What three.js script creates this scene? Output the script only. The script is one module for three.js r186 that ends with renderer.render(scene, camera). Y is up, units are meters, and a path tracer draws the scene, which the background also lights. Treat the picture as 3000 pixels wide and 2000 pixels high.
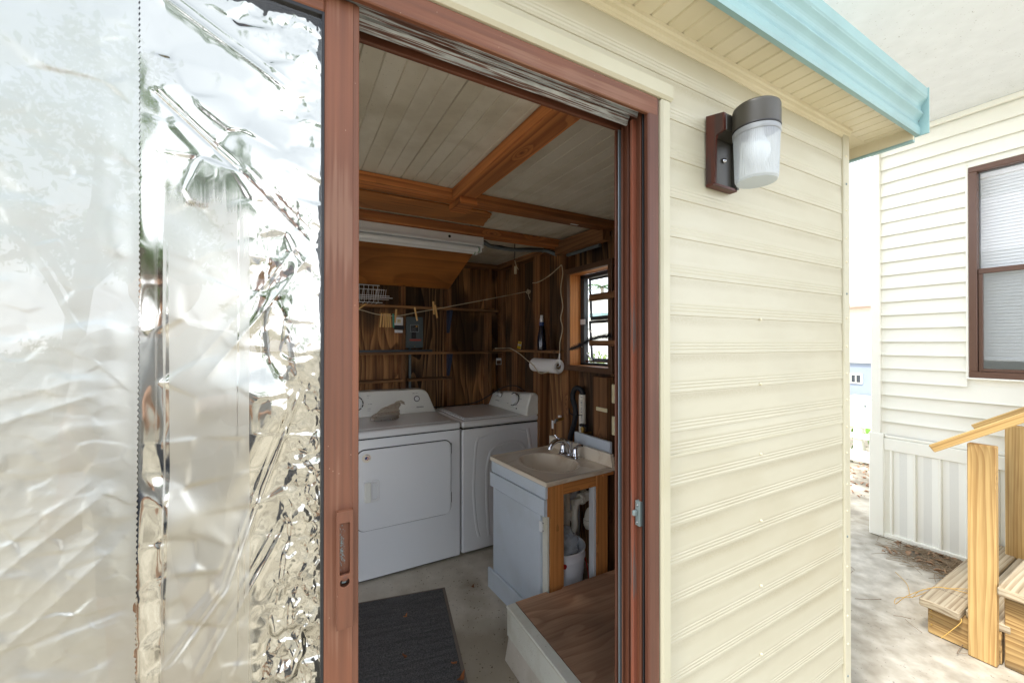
import * as THREE from 'three';
import { mergeGeometries } from 'three/addons/utils/BufferGeometryUtils.js';

// ---------- camera, sky, sun, exposure ----------
const scene = new THREE.Scene();
const camera = new THREE.PerspectiveCamera(80.55, 1024 / 682, 0.05, 400);
camera.position.set(0, 1.45, 0.68);
camera.rotation.order = 'YXZ';
camera.rotation.set(0.0042, -29.2 * Math.PI / 180, 0);
scene.add(camera);
const renderer = new THREE.WebGLRenderer({ antialias: true });
renderer.toneMapping = THREE.LinearToneMapping;
renderer.toneMappingExposure = 2.7;
renderer.shadowMap.enabled = true;
// bright hazy sky: white and luminous low down, bluer and deeper overhead
{
  const w = 256, h = 128, d = new Float32Array(w * h * 4);
  for (let j = 0; j < h; j++) for (let i = 0; i < w; i++) {
    const el = ((j + 0.5) / h - 0.5) * Math.PI, s = Math.max(0, Math.sin(el)), k = (j * w + i) * 4;
    const a = (i / w) * Math.PI * 2;
    const c = 1 + 0.07 * Math.sin(a * 3 + s * 9) * Math.cos(s * 14 + a * 2) * Math.min(1, s * 4);
    const t = Math.exp(-s * 2.5), L = (0.42 + 1.3 * t) * c;
    d[k] = L * (0.85 + 0.11 * t); d[k + 1] = L * (0.97 + 0.02 * t); d[k + 2] = L * (1.16 - 0.08 * t); d[k + 3] = 1;
  }
  const t = new THREE.DataTexture(d, w, h, THREE.RGBAFormat, THREE.FloatType);
  t.mapping = THREE.EquirectangularReflectionMapping; t.magFilter = THREE.LinearFilter; t.needsUpdate = true;
  scene.background = t; scene.environment = t;
}
const sun = new THREE.DirectionalLight(new THREE.Color(1, 0.972, 0.93), 2.3);
sun.position.set(-4.6, 8, 0.9); sun.target.position.set(0.6, 0, 0);
sun.castShadow = true; sun.shadow.radius = 24; sun.shadow.mapSize.set(2048, 2048);
Object.assign(sun.shadow.camera, { left: -9, right: 9, top: 9, bottom: -9, near: 0.1, far: 40 });
scene.add(sun, sun.target);

// ---------- helpers ----------
function rng(seed) { let a = seed >>> 0; return () => { a = (a + 0x6D2B79F5) | 0; let t = Math.imul(a ^ (a >>> 15), 1 | a); t = (t + Math.imul(t ^ (t >>> 7), 61 | t)) ^ t; return ((t ^ (t >>> 14)) >>> 0) / 4294967296; }; }
const R = rng(77);
const rr = (a, b, r = R) => a + (b - a) * r();
const clamp = (x, a = 0, b = 1) => Math.min(b, Math.max(a, x));
const mix = (a, b, t) => a + (b - a) * t;
const sstep = (a, b, x) => { const t = clamp((x - a) / (b - a)); return t * t * (3 - 2 * t); };
// value noise, periodic in px by py lattice cells
function noise(seed, px = 256, py = 256) {
  const r = rng(seed), n = new Float32Array(px * py); for (let i = 0; i < n.length; i++) n[i] = r();
  return (x, y) => {
    const xf = Math.floor(x), yf = Math.floor(y), tx = x - xf, ty = y - yf, sx = tx * tx * (3 - 2 * tx), sy = ty * ty * (3 - 2 * ty);
    const x0 = ((xf % px) + px) % px, x1 = (x0 + 1) % px, y0 = (((yf % py) + py) % py) * px, y1 = ((((yf + 1) % py) + py) % py) * px;
    return (n[x0 + y0] * (1 - sx) + n[x1 + y0] * sx) * (1 - sy) + (n[x0 + y1] * (1 - sx) + n[x1 + y1] * sx) * sy;
  };
}
// fractal noise over the unit square (u, v in 0..1), cells fx by fy, tiling
function fbm(seed, fx, fy, oct = 4) {
  const ns = []; for (let o = 0; o < oct; o++) ns.push(noise(seed + o * 13, fx << o, fy << o));
  return (u, v) => { let s = 0, a = 0.5, t = 0; for (let o = 0; o < oct; o++) { s += a * ns[o](u * (fx << o), v * (fy << o)); t += a; a *= 0.5; } return s / t; };
}
// texture from a function of (u, v) in 0..1; it covers wm by hm metres
function tex(w, h, wm, hm, fn, srgb = true) {
  const d = new Uint8Array(w * h * 4);
  for (let j = 0; j < h; j++) for (let i = 0; i < w; i++) {
    const c = fn((i + 0.5) / w, (j + 0.5) / h), k = (j * w + i) * 4;
    if (typeof c === 'number') d[k] = d[k + 1] = d[k + 2] = clamp(c, 0, 255); else { d[k] = clamp(c[0], 0, 255); d[k + 1] = clamp(c[1], 0, 255); d[k + 2] = clamp(c[2], 0, 255); }
    d[k + 3] = 255;
  }
  const t = new THREE.DataTexture(d, w, h, THREE.RGBAFormat, THREE.UnsignedByteType);
  t.wrapS = t.wrapT = THREE.RepeatWrapping; t.magFilter = THREE.LinearFilter; t.minFilter = THREE.LinearMipmapLinearFilter; t.generateMipmaps = true;
  if (srgb) t.colorSpace = THREE.SRGBColorSpace;
  t.repeat.set(1 / wm, 1 / hm); t.needsUpdate = true; return t;
}
// texture drawn on a canvas; it covers the uv square once
function drawn(w, h, fn) {
  const c = document.createElement('canvas'); c.width = w; c.height = h; fn(c.getContext('2d'), w, h);
  const t = new THREE.CanvasTexture(c); t.colorSpace = THREE.SRGBColorSpace; return t;
}
// unreadable small print: rows of letter-like strokes
function fine(c, x, y, w, h, seed = 3) { const r = rng(seed); for (let p = x; p < x + w; p += h * (0.35 + 0.5 * r())) { if (r() < 0.12) continue; c.fillRect(p, y - h, Math.max(1, h * 0.16), h); if (r() < 0.7) c.fillRect(p, y - (r() < 0.5 ? h : h * 0.55), h * 0.34, Math.max(1, h * 0.16)); } }
const lerp3 = (a, b, t) => [mix(a[0], b[0], t), mix(a[1], b[1], t), mix(a[2], b[2], t)];
function mat(o) { const p = o.clearcoat || o.transmission || o.sheen || o.specularIntensity !== undefined || o.anisotropy; return p ? new THREE.MeshPhysicalMaterial(o) : new THREE.MeshStandardMaterial(o); }
const S = (r, g, b) => new THREE.Color().setRGB(r / 255, g / 255, b / 255, THREE.SRGBColorSpace);

const taken = {};
function numbered(n) { const k = taken[n] = (taken[n] ?? -1) + 1; return k ? `${n}_${String(k).padStart(3, '0')}` : n; }
function flags(m) { m.castShadow = true; m.receiveShadow = true; return m; }
function part(name, geo, material, parent) { const m = flags(new THREE.Mesh(geo, material)); m.name = name; parent.add(m); return m; }
function sub(name, parent) { const g = new THREE.Group(); g.name = name; parent.add(g); return g; }
function thing(name, label, category, group) { const g = new THREE.Group(); g.name = numbered(name); g.userData = { label, category }; if (group) g.userData.group = group; return g; }
// put a finished thing (built in world coordinates) into the scene with its origin at its base
function settle(g, yaw = 0, pivot) {
  g.updateMatrixWorld(true); const b = new THREE.Box3().setFromObject(g), c = pivot ? new THREE.Vector3(...pivot) : new THREE.Vector3((b.min.x + b.max.x) / 2, b.min.y, (b.min.z + b.max.z) / 2);
  for (const k of g.children) k.position.sub(c); g.position.copy(c); g.rotation.y = yaw; scene.add(g); return g;
}
function one(name, label, category, geo, material, group) {
  geo.computeBoundingBox(); const b = geo.boundingBox, c = [(b.min.x + b.max.x) / 2, b.min.y, (b.min.z + b.max.z) / 2]; geo.translate(-c[0], -c[1], -c[2]);
  const m = flags(new THREE.Mesh(geo, material)); m.name = numbered(name); m.position.set(...c); m.userData = { label, category }; if (group) m.userData.group = group; scene.add(m); return m;
}
function setting(name, geo, material, kind = 'structure') { const m = flags(new THREE.Mesh(geo, material)); m.name = name; m.userData = { kind }; scene.add(m); return m; }

// faces: list of polygons (arrays of [x,y,z]); flat normals; uv in metres with v along the grain axis
let UVOFF = 0;
function poly(faces, grain = 'y', off = true) {
  const P = [], Nn = [], U = [], g = 'xyz'.indexOf(grain); const ou = off ? (UVOFF = (UVOFF + 0.381966) % 1) * 3.7 : 0, ov = off ? (UVOFF * 7.13) % 1 * 2.9 : 0;
  const a = new THREE.Vector3(), b = new THREE.Vector3(), n = new THREE.Vector3();
  for (const f of faces) {
    n.set(0, 0, 0); for (let i = 0; i < f.length; i++) { a.fromArray(f[i]); b.fromArray(f[(i + 1) % f.length]); n.x += (a.y - b.y) * (a.z + b.z); n.y += (a.z - b.z) * (a.x + b.x); n.z += (a.x - b.x) * (a.y + b.y); }
    n.normalize(); const ax = [Math.abs(n.x), Math.abs(n.y), Math.abs(n.z)], d = ax.indexOf(Math.max(...ax)), o = [0, 1, 2].filter(k => k !== d);
    const vi = d === g ? o[1] : g, ui = o.find(k => k !== vi);
    for (let i = 1; i < f.length - 1; i++) for (const p of [f[0], f[i], f[i + 1]]) { P.push(...p); Nn.push(n.x, n.y, n.z); U.push(p[ui] + ou + (d === g ? 0.31 : 0), (d === g ? p[vi] * 6 : p[vi]) + ov); }
  }
  const q = new THREE.BufferGeometry(); q.setAttribute('position', new THREE.Float32BufferAttribute(P, 3)); q.setAttribute('normal', new THREE.Float32BufferAttribute(Nn, 3)); q.setAttribute('uv', new THREE.Float32BufferAttribute(U, 2)); return q;
}
// box with chamfered edges
function box(x0, x1, y0, y1, z0, z1, grain = 'y', c = 0.0015, off = true) {
  const lo = [x0, y0, z0], hi = [x1, y1, z1]; c = Math.min(c, (x1 - x0) / 3, (y1 - y0) / 3, (z1 - z0) / 3);
  const corner = (s, d) => [0, 1, 2].map(k => (s[k] ? hi[k] : lo[k]) + (k === d ? 0 : (s[k] ? -c : c)));
  const F = [], fix = f => { // orient outward
    const m = [0, 1, 2].map(k => (lo[k] + hi[k]) / 2), a = new THREE.Vector3().fromArray(f[0]), b = new THREE.Vector3().fromArray(f[1]), e = new THREE.Vector3().fromArray(f[2]);
    const n = b.clone().sub(a).cross(e.clone().sub(a)), o = a.clone().add(b).add(e).divideScalar(3).sub(new THREE.Vector3(...m)); F.push(n.dot(o) < 0 ? f.slice().reverse() : f);
  };
  for (let d = 0; d < 3; d++) for (const s of [0, 1]) { const [p, q] = [0, 1, 2].filter(k => k !== d); fix([[0, 0], [1, 0], [1, 1], [0, 1]].map(([i, j]) => { const t = []; t[d] = s; t[p] = i; t[q] = j; return corner(t, d); })); }
  if (c > 0) {
    for (let e = 0; e < 3; e++) { const [p, q] = [0, 1, 2].filter(k => k !== e); for (const i of [0, 1]) for (const j of [0, 1]) { const t = k => { const s = []; s[e] = k; s[p] = i; s[q] = j; return s; }; fix([corner(t(0), p), corner(t(1), p), corner(t(1), q), corner(t(0), q)]); } }
    for (const i of [0, 1]) for (const j of [0, 1]) for (const k of [0, 1]) fix([0, 1, 2].map(d => corner([i, j, k], d)));
  }
  return poly(F, grain, off);
}
// sweep a profile of [a, b] points along an axis: axis x -> (x, a, b), y -> (b, y, a)..., given by a map function
function sweep(profile, s0, s1, place, grain = 'x', caps = false, off = true) {
  const F = []; for (let i = 0; i < profile.length - 1; i++) { const [a, b] = profile[i], [c, d] = profile[i + 1]; F.push([place(s0, a, b), place(s1, a, b), place(s1, c, d), place(s0, c, d)]); }
  if (caps) { F.push(profile.slice(0).map(([a, b]) => place(s0, a, b))); F.push(profile.slice(0).reverse().map(([a, b]) => place(s1, a, b))); }
  return poly(F, grain, off);
}
// prism over any outline (concave too): place(a, b, t) puts outline point (a, b) at depth t
function prism(pts, t0, t1, place, grain = 'x') {
  const tri = THREE.ShapeUtils.triangulateShape(pts.map(p => new THREE.Vector2(...p)), []), F = [];
  for (const [a, b, c] of tri) { F.push([a, b, c].map(i => place(...pts[i], t0))); F.push([c, b, a].map(i => place(...pts[i], t1))); }
  for (let i = 0; i < pts.length; i++) { const j = (i + 1) % pts.length; F.push([place(...pts[i], t0), place(...pts[j], t0), place(...pts[j], t1), place(...pts[i], t1)]); }
  return poly(F, grain);
}
function tube(pts, r, seg = 24, rad = 8, closed = false) { return new THREE.TubeGeometry(new THREE.CatmullRomCurve3(pts.map(p => new THREE.Vector3(...p)), closed, 'centripetal'), seg, r, rad, closed); }
function rod(a, b, r, rad = 8, r2 = r) {
  const A = new THREE.Vector3(...a), B = new THREE.Vector3(...b), L = A.distanceTo(B), g = new THREE.CylinderGeometry(r2, r, L, rad, 1);
  g.applyQuaternion(new THREE.Quaternion().setFromUnitVectors(new THREE.Vector3(0, 1, 0), B.clone().sub(A).normalize())); g.translate((A.x + B.x) / 2, (A.y + B.y) / 2, (A.z + B.z) / 2); return g;
}
function lathe(pts, seg = 32) { return new THREE.LatheGeometry(pts.map(p => new THREE.Vector2(...p)), seg); }
function at(g, x, y, z) { g.translate(x, y, z); return g; }
function join(list) { return mergeGeometries(list.map(g => { g = g.index ? g.toNonIndexed() : g; for (const k of Object.keys(g.attributes)) if (!['position', 'normal', 'uv'].includes(k)) g.deleteAttribute(k); return g; })); }
// flat rounded rectangle extruded with a bevel, in the xy plane, thickness t toward +z
function plate(w, h, r, t, bev = 0.002, seg = 5) {
  const s = new THREE.Shape(), x = -w / 2 + bev, y = -h / 2 + bev, W = w - 2 * bev, H = h - 2 * bev; r = Math.max(0.0005, r - bev);
  s.moveTo(x + r, y); s.lineTo(x + W - r, y); s.absarc(x + W - r, y + r, r, -Math.PI / 2, 0); s.lineTo(x + W, y + H - r); s.absarc(x + W - r, y + H - r, r, 0, Math.PI / 2); s.lineTo(x + r, y + H); s.absarc(x + r, y + H - r, r, Math.PI / 2, Math.PI); s.lineTo(x, y + r); s.absarc(x + r, y + r, r, Math.PI, Math.PI * 1.5);
  const g = new THREE.ExtrudeGeometry(s, { depth: Math.max(0.0002, t - 2 * bev), bevelEnabled: true, bevelThickness: bev, bevelSize: bev, bevelSegments: 2, curveSegments: seg }); g.translate(0, 0, bev); return g;
}
// a quad whose uv square is shown once: centre, half-width vector, half-height vector
function decal(c, u, v) {
  const g = new THREE.BufferGeometry(), p = (i, j) => c.map((k, n) => k + i * u[n] + j * v[n]);
  g.setAttribute('position', new THREE.Float32BufferAttribute([...p(-1, -1), ...p(1, -1), ...p(1, 1), ...p(-1, 1)], 3)); g.setAttribute('uv', new THREE.Float32BufferAttribute([0, 0, 1, 0, 1, 1, 0, 1], 2)); g.setIndex([0, 1, 2, 0, 2, 3]); g.computeVertexNormals(); return g;
}
// ---------- materials ----------
// wood: rings that run along v; field is stretched noise, so rings bend and close into cathedrals
function woodTex(seed, w, h, wm, hm, o) {
  const f1 = fbm(seed, o.cx ?? 3, o.cy ?? 1, 3), f2 = fbm(seed + 50, Math.round(wm * 90), Math.max(1, Math.round(hm * 2)), 3), f3 = fbm(seed + 90, 4, 3, 4), f4 = fbm(seed + 120, Math.round(wm * 500), Math.max(2, Math.round(hm * 12)), 2);
  const knots = []; const r = rng(seed + 5); for (let i = 0; i < (o.knots ?? 0); i++) knots.push([r(), r(), 0.004 + 0.009 * r()]);
  return tex(w, h, wm, hm, (u, v) => {
    let fld = f1(u, v) * (o.bend ?? 6) + u * (o.lines ?? 10), dark = 0;
    for (const [kx, ky, kr] of knots) { let dx = u - kx; dx -= Math.round(dx); let dy = v - ky; dy -= Math.round(dy); const d = Math.hypot(dx * wm, dy * hm * 0.45); fld += 2.2 * Math.exp(-d * d / (kr * kr * 7)); dark = Math.max(dark, 0.6 * sstep(kr * 0.8, kr * 0.2, d)); }
    let t = fld - Math.floor(fld); t = Math.pow(t, o.sharp ?? 2) * sstep(1, 0.9, t);
    t = clamp(t * (o.contrast ?? 0.8) + (f2(u, v) - 0.5) * (o.fibre ?? 0.5) + (f4(u, v) - 0.5) * 0.35);
    let c = lerp3(o.light, o.dark, t); const b = (f3(u, v) - 0.5) * (o.blotch ?? 0.4); c = c.map(x => x * (1 + b));
    if (o.stain) { const s = sstep(0.56, 0.75, f3(v * 0.98, u * 0.97)) * o.stain; c = lerp3(c, [24, 18, 13], s); }
    return lerp3(c, [o.dark[0] * 0.45, o.dark[1] * 0.4, o.dark[2] * 0.4], dark * 0.9);
  });
}
const T = {};
T.sheath = woodTex(11, 1024, 1024, 1.2, 2.4, { light: [158, 120, 80], dark: [46, 29, 16], lines: 15, bend: 10, cx: 5, cy: 2, sharp: 0.9, contrast: 0.95, fibre: 0.8, blotch: 0.8, stain: 0.6 });
T.sheath2 = woodTex(12, 1024, 1024, 1.2, 2.4, { light: [170, 124, 78], dark: [66, 39, 19], lines: 18, bend: 8, cx: 5, cy: 2, sharp: 1.1, contrast: 0.75, fibre: 0.75, blotch: 0.7, stain: 0.6 });
T.stud = woodTex(13, 256, 1024, 0.4, 2.4, { light: [148, 104, 64], dark: [92, 56, 30], lines: 12, bend: 4, fibre: 0.6, blotch: 0.6, knots: 4, stain: 0.4 });
T.beam = woodTex(14, 256, 1024, 0.4, 2.4, { light: [186, 118, 62], dark: [120, 64, 28], lines: 12, bend: 5, fibre: 0.7, blotch: 0.5, knots: 6, stain: 0.25 });
T.ply = woodTex(15, 512, 512, 1.2, 1.2, { light: [190, 124, 62], dark: [140, 82, 36], lines: 4, bend: 9, cx: 2, cy: 1, sharp: 1.2, contrast: 0.6, fibre: 0.5, blotch: 0.5, knots: 3 });
T.orange = woodTex(16, 512, 1024, 0.3, 1.2, { light: [214, 146, 80], dark: [168, 98, 46], lines: 14, bend: 4, cx: 2, contrast: 0.65, fibre: 0.6, blotch: 0.3, knots: 4 });
T.treated = woodTex(17, 512, 1024, 0.36, 1.6, { light: [200, 166, 108], dark: [150, 110, 60], lines: 24, bend: 5, cx: 3, cy: 1, sharp: 1.2, contrast: 0.6, fibre: 0.85, blotch: 0.35, knots: 2 });
T.treatedSide = woodTex(27, 512, 1024, 0.36, 1.6, { light: [172, 142, 92], dark: [112, 82, 44], lines: 18, bend: 6, cx: 3, cy: 2, sharp: 1.1, contrast: 0.8, fibre: 0.7, blotch: 0.5, knots: 2, stain: 0.32 });
T.tread = woodTex(18, 512, 1024, 0.36, 1.6, { light: [182, 168, 142], dark: [124, 104, 78], lines: 20, bend: 5, cx: 3, cy: 1, sharp: 1.2, contrast: 0.7, fibre: 0.9, blotch: 0.45, knots: 1 });
T.step = woodTex(19, 1024, 1024, 1.2, 1.2, { light: [192, 154, 122], dark: [140, 100, 74], lines: 9, bend: 7, cx: 5, cy: 2, sharp: 0.9, contrast: 0.5, fibre: 0.7, blotch: 0.8 });
T.shelf = woodTex(20, 256, 512, 0.3, 1.2, { light: [150, 110, 70], dark: [84, 56, 32], lines: 10, bend: 4, fibre: 0.7, blotch: 0.5, stain: 0.4 });
{ // concrete
  const make = (seed, base, lo, stain, spot, grit = 0.9) => { const a = fbm(seed, 3, 3, 5), b = fbm(seed + 7, 40, 40, 4), c = fbm(seed + 17, 5, 5, 5), d = noise(seed + 31, 300, 300); return tex(1024, 1024, 2.4, 2.4, (u, v) => { let k = lerp3(base, lo, sstep(0.38, 0.66, a(u, v)) * 0.7 + (b(u, v) - 0.5) * grit); k = lerp3(k, stain, sstep(0.52, 0.72, c(u, v)) * spot); const s = d(u * 300, v * 300); return k.map(x => x * (s > 0.955 ? 0.72 : s < 0.03 ? 1.1 : 1)); }); };
  T.concIn = make(31, [204, 196, 180], [176, 166, 146], [140, 128, 108], 0.65);
  T.concOut = make(41, [196, 188, 172], [162, 153, 136], [100, 94, 82], 0.7, 1.9);
  const b = fbm(51, 60, 60, 4); T.roughB = tex(512, 512, 1.2, 1.2, (u, v) => b(u, v) * 255, false);
}
{ // grime speckle on painted boards
  const a = fbm(61, 6, 6, 5), b = noise(62, 420, 420), c = fbm(63, 30, 30, 3);
  const paint = (base, dirt, am, sp) => tex(1024, 1024, 1.1, 1.1, (u, v) => { let k = lerp3(base, dirt, clamp(sstep(0.45, 0.8, a(u, v)) * am + (c(u, v) - 0.5) * am * 0.6)); const s = b(u * 420, v * 420); return s > sp && a(v, u) > 0.42 ? lerp3(k, [92, 84, 66], 0.55) : k; });
  T.ceiling = paint([212, 206, 190], [178, 169, 148], 0.55, 0.965);
  T.cream = paint([186, 181, 158], [174, 167, 141], 0.45, 0.992);
  const db = fbm(64, 2, 7, 3), dg = noise(65, 60, 700);
  T.creamSide = tex(128, 2048, 0.0975, 2.0, (u, v) => { let k = lerp3([184, 179, 157], [172, 165, 140], clamp(sstep(0.4, 0.8, a(v, u * 0.05)) * 0.5 + (c(v, u * 0.1) - 0.5) * 0.3)); const d = ((u - 0.585) % 1 + 1) % 1, band = sstep(0.0, 0.05, 1 - d) * sstep(0.34, 0.12, 1 - d), g = dg(u * 60, v * 700); k = lerp3(k, [140, 128, 100], band * clamp(0.06 + sstep(0.35, 0.75, db(u, v)) * 0.22) * (0.5 + 0.9 * g)); return g > 0.992 ? lerp3(k, [120, 108, 84], 0.6) : k; });
  T.creamSof = paint([216, 208, 180], [202, 192, 158], 0.4, 0.99);
  T.teal = paint([138, 172, 172], [122, 152, 152], 0.4, 0.985);
  T.white = paint([232, 235, 236], [212, 213, 208], 0.35, 0.985);
  T.paintWorn = paint([222, 222, 208], [188, 180, 154], 0.6, 0.94);
  T.siding2 = paint([246, 244, 232], [240, 236, 220], 0.25, 0.999);
  T.speckle = tex(1024, 1024, 1.6, 1.6, (u, v) => { const s = b(u * 420, v * 210), k = 240 + (c(u, v) - 0.5) * 10; return s > 0.962 ? [k * 0.7, k * 0.7, k * 0.68] : [k * 0.985, k, k * 1.01]; });
}
{ // brown door paint with brush strokes along v, and chalky wear
  const a = fbm(71, 120, 3, 3), b = fbm(72, 4, 4, 4), c = noise(73, 400, 400);
  T.brown = tex(512, 1024, 0.5, 1, (u, v) => { const k = 1 + (a(u, v) - 0.5) * 0.22 + (b(u, v) - 0.5) * 0.3, s = c(u * 400, v * 400) > 0.992, w = sstep(0.56, 0.7, b(v, u) * 0.7 + a(u, v) * 0.3) * 0.4; return s ? [190, 164, 144] : lerp3([107 * k, 65 * k, 43 * k], [140, 112, 94], w); });
  T.brownB = tex(512, 1024, 0.5, 1, (u, v) => a(u, v) * 255, false);
  const ts = fbm(74, 40, 9, 4), tb = fbm(75, 5, 7, 3); T.track = tex(512, 1024, 0.06, 0.9, (u, v) => { const t = sstep(0.47, 0.58, ts(u, v) * 0.62 + tb(u, v) * 0.38), n = ts(v, u); return lerp3([150 + 60 * n, 158 + 56 * n, 158 + 54 * n], [92, 58, 46], t * 0.9); });
  T.strip = tex(256, 512, 0.1, 0.6, (u, v) => { const t = sstep(0.5, 0.6, b(u, v) * 0.6 + a(u, v) * 0.4); return lerp3([132, 74, 52], [104, 84, 76], t); });
}
{ // mat, marble, paper
  const a = fbm(81, 260, 260, 2), b = fbm(82, 5, 60, 4), c = noise(83, 500, 500);
  T.mat = tex(1024, 1024, 0.7, 0.7, (u, v) => { const k = 48 + 74 * a(u, v) * (0.6 + 0.8 * b(u, v)), s = c(u * 500, v * 500); return s > 0.997 ? [150, 140, 120] : [k, k * 0.98, k * 0.96]; });
  T.matB = tex(1024, 1024, 0.7, 0.7, (u, v) => 255 * clamp(a(u, v) * 0.7 + b(u, v) * 0.4), false);
  const d = fbm(85, 2, 2, 5), e = fbm(86, 4, 4, 5);
  T.marble = tex(512, 512, 0.5, 0.5, (u, v) => { const x = u + (d(u, v) - 0.5) * 0.6, y = v + (e(u, v) - 0.5) * 0.6, t = d(((x % 1) + 1) % 1, ((y % 1) + 1) % 1); return lerp3([234, 222, 200], [176, 146, 110], sstep(0.44, 0.72, t) * 0.85); });
}
const M = {
  sheath: mat({ map: T.sheath, roughness: 0.8, bumpMap: T.sheath, bumpScale: 0.0005 }), sheath2: mat({ map: T.sheath2, roughness: 0.8, bumpMap: T.sheath2, bumpScale: 0.0005 }),
  stud: mat({ map: T.stud, roughness: 0.78, bumpMap: T.stud, bumpScale: 0.0006 }), beam: mat({ map: T.beam, roughness: 0.62, bumpMap: T.beam, bumpScale: 0.0006 }),
  ply: mat({ map: T.ply, roughness: 0.6 }), orange: mat({ map: T.orange, roughness: 0.6, bumpMap: T.orange, bumpScale: 0.0004 }),
  treated: mat({ map: T.treated, roughness: 0.7, bumpMap: T.treated, bumpScale: 0.0002 }), treatedSide: mat({ map: T.treatedSide, roughness: 0.8 }), tread: mat({ map: T.tread, roughness: 0.85, bumpMap: T.tread, bumpScale: 0.0003 }),
  step: mat({ map: T.step, roughness: 0.75, bumpMap: T.step, bumpScale: 0.0002 }), shelf: mat({ map: T.shelf, roughness: 0.75 }),
  floor: mat({ map: T.concIn, roughness: 0.82, bumpMap: T.roughB, bumpScale: 0.0012 }), ground: mat({ map: T.concOut, roughness: 0.9, bumpMap: T.roughB, bumpScale: 0.003 }),
  ceiling: mat({ map: T.ceiling, roughness: 0.62 }), ceilingB: mat({ map: T.ceiling, roughness: 0.62, color: S(250, 249, 246) }), ceilingC: mat({ map: T.ceiling, roughness: 0.66, color: S(246, 244, 240) }),
  cream: mat({ map: T.cream, roughness: 0.42 }), siding: mat({ map: T.creamSide, roughness: 0.4 }), soffit: mat({ map: T.creamSof, roughness: 0.45 }), casing: mat({ map: T.cream, roughness: 0.4, color: S(250, 250, 246) }), teal: mat({ map: T.teal, roughness: 0.42 }),
  white: mat({ map: T.white, roughness: 0.4 }), paintWorn: mat({ map: T.paintWorn, roughness: 0.6 }), siding2: mat({ map: T.siding2, roughness: 0.5 }), speckle: mat({ map: T.speckle, roughness: 0.8 }),
  brown: mat({ map: T.brown, roughness: 0.6, bumpMap: T.brownB, bumpScale: 0.0005 }), brownDark: mat({ map: T.brown, color: S(214, 204, 206), roughness: 0.55 }), brownRed: mat({ map: T.brown, color: S(226, 216, 212), roughness: 0.55 }),
  track: mat({ map: T.track, roughness: 0.6, metalness: 0.1 }), strip: mat({ map: T.strip, roughness: 0.7 }),
  mat: mat({ map: T.mat, roughness: 0.97, bumpMap: T.matB, bumpScale: 0.003 }), rubber: mat({ color: S(120, 108, 96), roughness: 0.9 }),
  marble: mat({ map: T.marble, roughness: 0.16, clearcoat: 0.5, clearcoatRoughness: 0.08 }),
  enamel: mat({ color: S(240, 243, 245), roughness: 0.22, clearcoat: 0.4, clearcoatRoughness: 0.12 }), enamelTop: mat({ color: S(234, 236, 236), roughness: 0.26 }), console: mat({ color: S(238, 239, 230), roughness: 0.38 }), knob: mat({ color: S(236, 238, 236), roughness: 0.3 }),
  black: mat({ color: S(24, 24, 26), roughness: 0.5 }), blackRubber: mat({ color: S(30, 32, 36), roughness: 0.62 }), gap: mat({ color: S(38, 40, 42), roughness: 0.8 }),
  chrome: mat({ color: S(214, 216, 220), roughness: 0.09, metalness: 1 }), steel: mat({ color: S(150, 152, 152), roughness: 0.4, metalness: 1 }), brass: mat({ color: S(184, 150, 82), roughness: 0.4, metalness: 0.9 }), galv: mat({ color: S(128, 140, 146), roughness: 0.5, metalness: 0.6 }),
  pvc: mat({ color: S(228, 222, 204), roughness: 0.4 }), plastic: mat({ color: S(232, 234, 236), roughness: 0.35 }), almond: mat({ color: S(226, 214, 172), roughness: 0.45 }),
  grey: mat({ color: S(78, 90, 92), roughness: 0.5 }), paleBlue: mat({ map: T.white, color: S(224, 232, 240), roughness: 0.5 }), tube: mat({ color: S(238, 240, 240), roughness: 0.25 }), verdigris: mat({ color: S(126, 138, 136), roughness: 0.6, metalness: 0.4 }),
  bronze: mat({ map: T.roughB, color: S(150, 146, 132), roughness: 0.45 }), line: mat({ color: S(206, 192, 164), roughness: 0.8 }), peg: mat({ color: S(222, 178, 112), roughness: 0.7 }),
  paper: mat({ color: S(240, 240, 238), roughness: 0.95 }), glass: mat({ color: 0xffffff, roughness: 0.0, transmission: 1, thickness: 0, ior: 1.5 }), bag: mat({ color: S(214, 204, 190), roughness: 0.18, transmission: 0.75, thickness: 0, ior: 1.45, side: THREE.DoubleSide }), clearBag: mat({ color: S(240, 244, 246), roughness: 0.12, transmission: 0.7, thickness: 0, ior: 1.45, side: THREE.DoubleSide }),
  darkMetal: mat({ color: S(74, 78, 82), roughness: 0.45, metalness: 0.5 }), trimBrown: mat({ color: S(92, 66, 46), roughness: 0.55 }),
};
M.bronze = mat({ color: S(60, 57, 49), roughness: 0.42 }); M.bronzeRed = mat({ map: T.strip, color: S(150, 130, 130), roughness: 0.5 });
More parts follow.
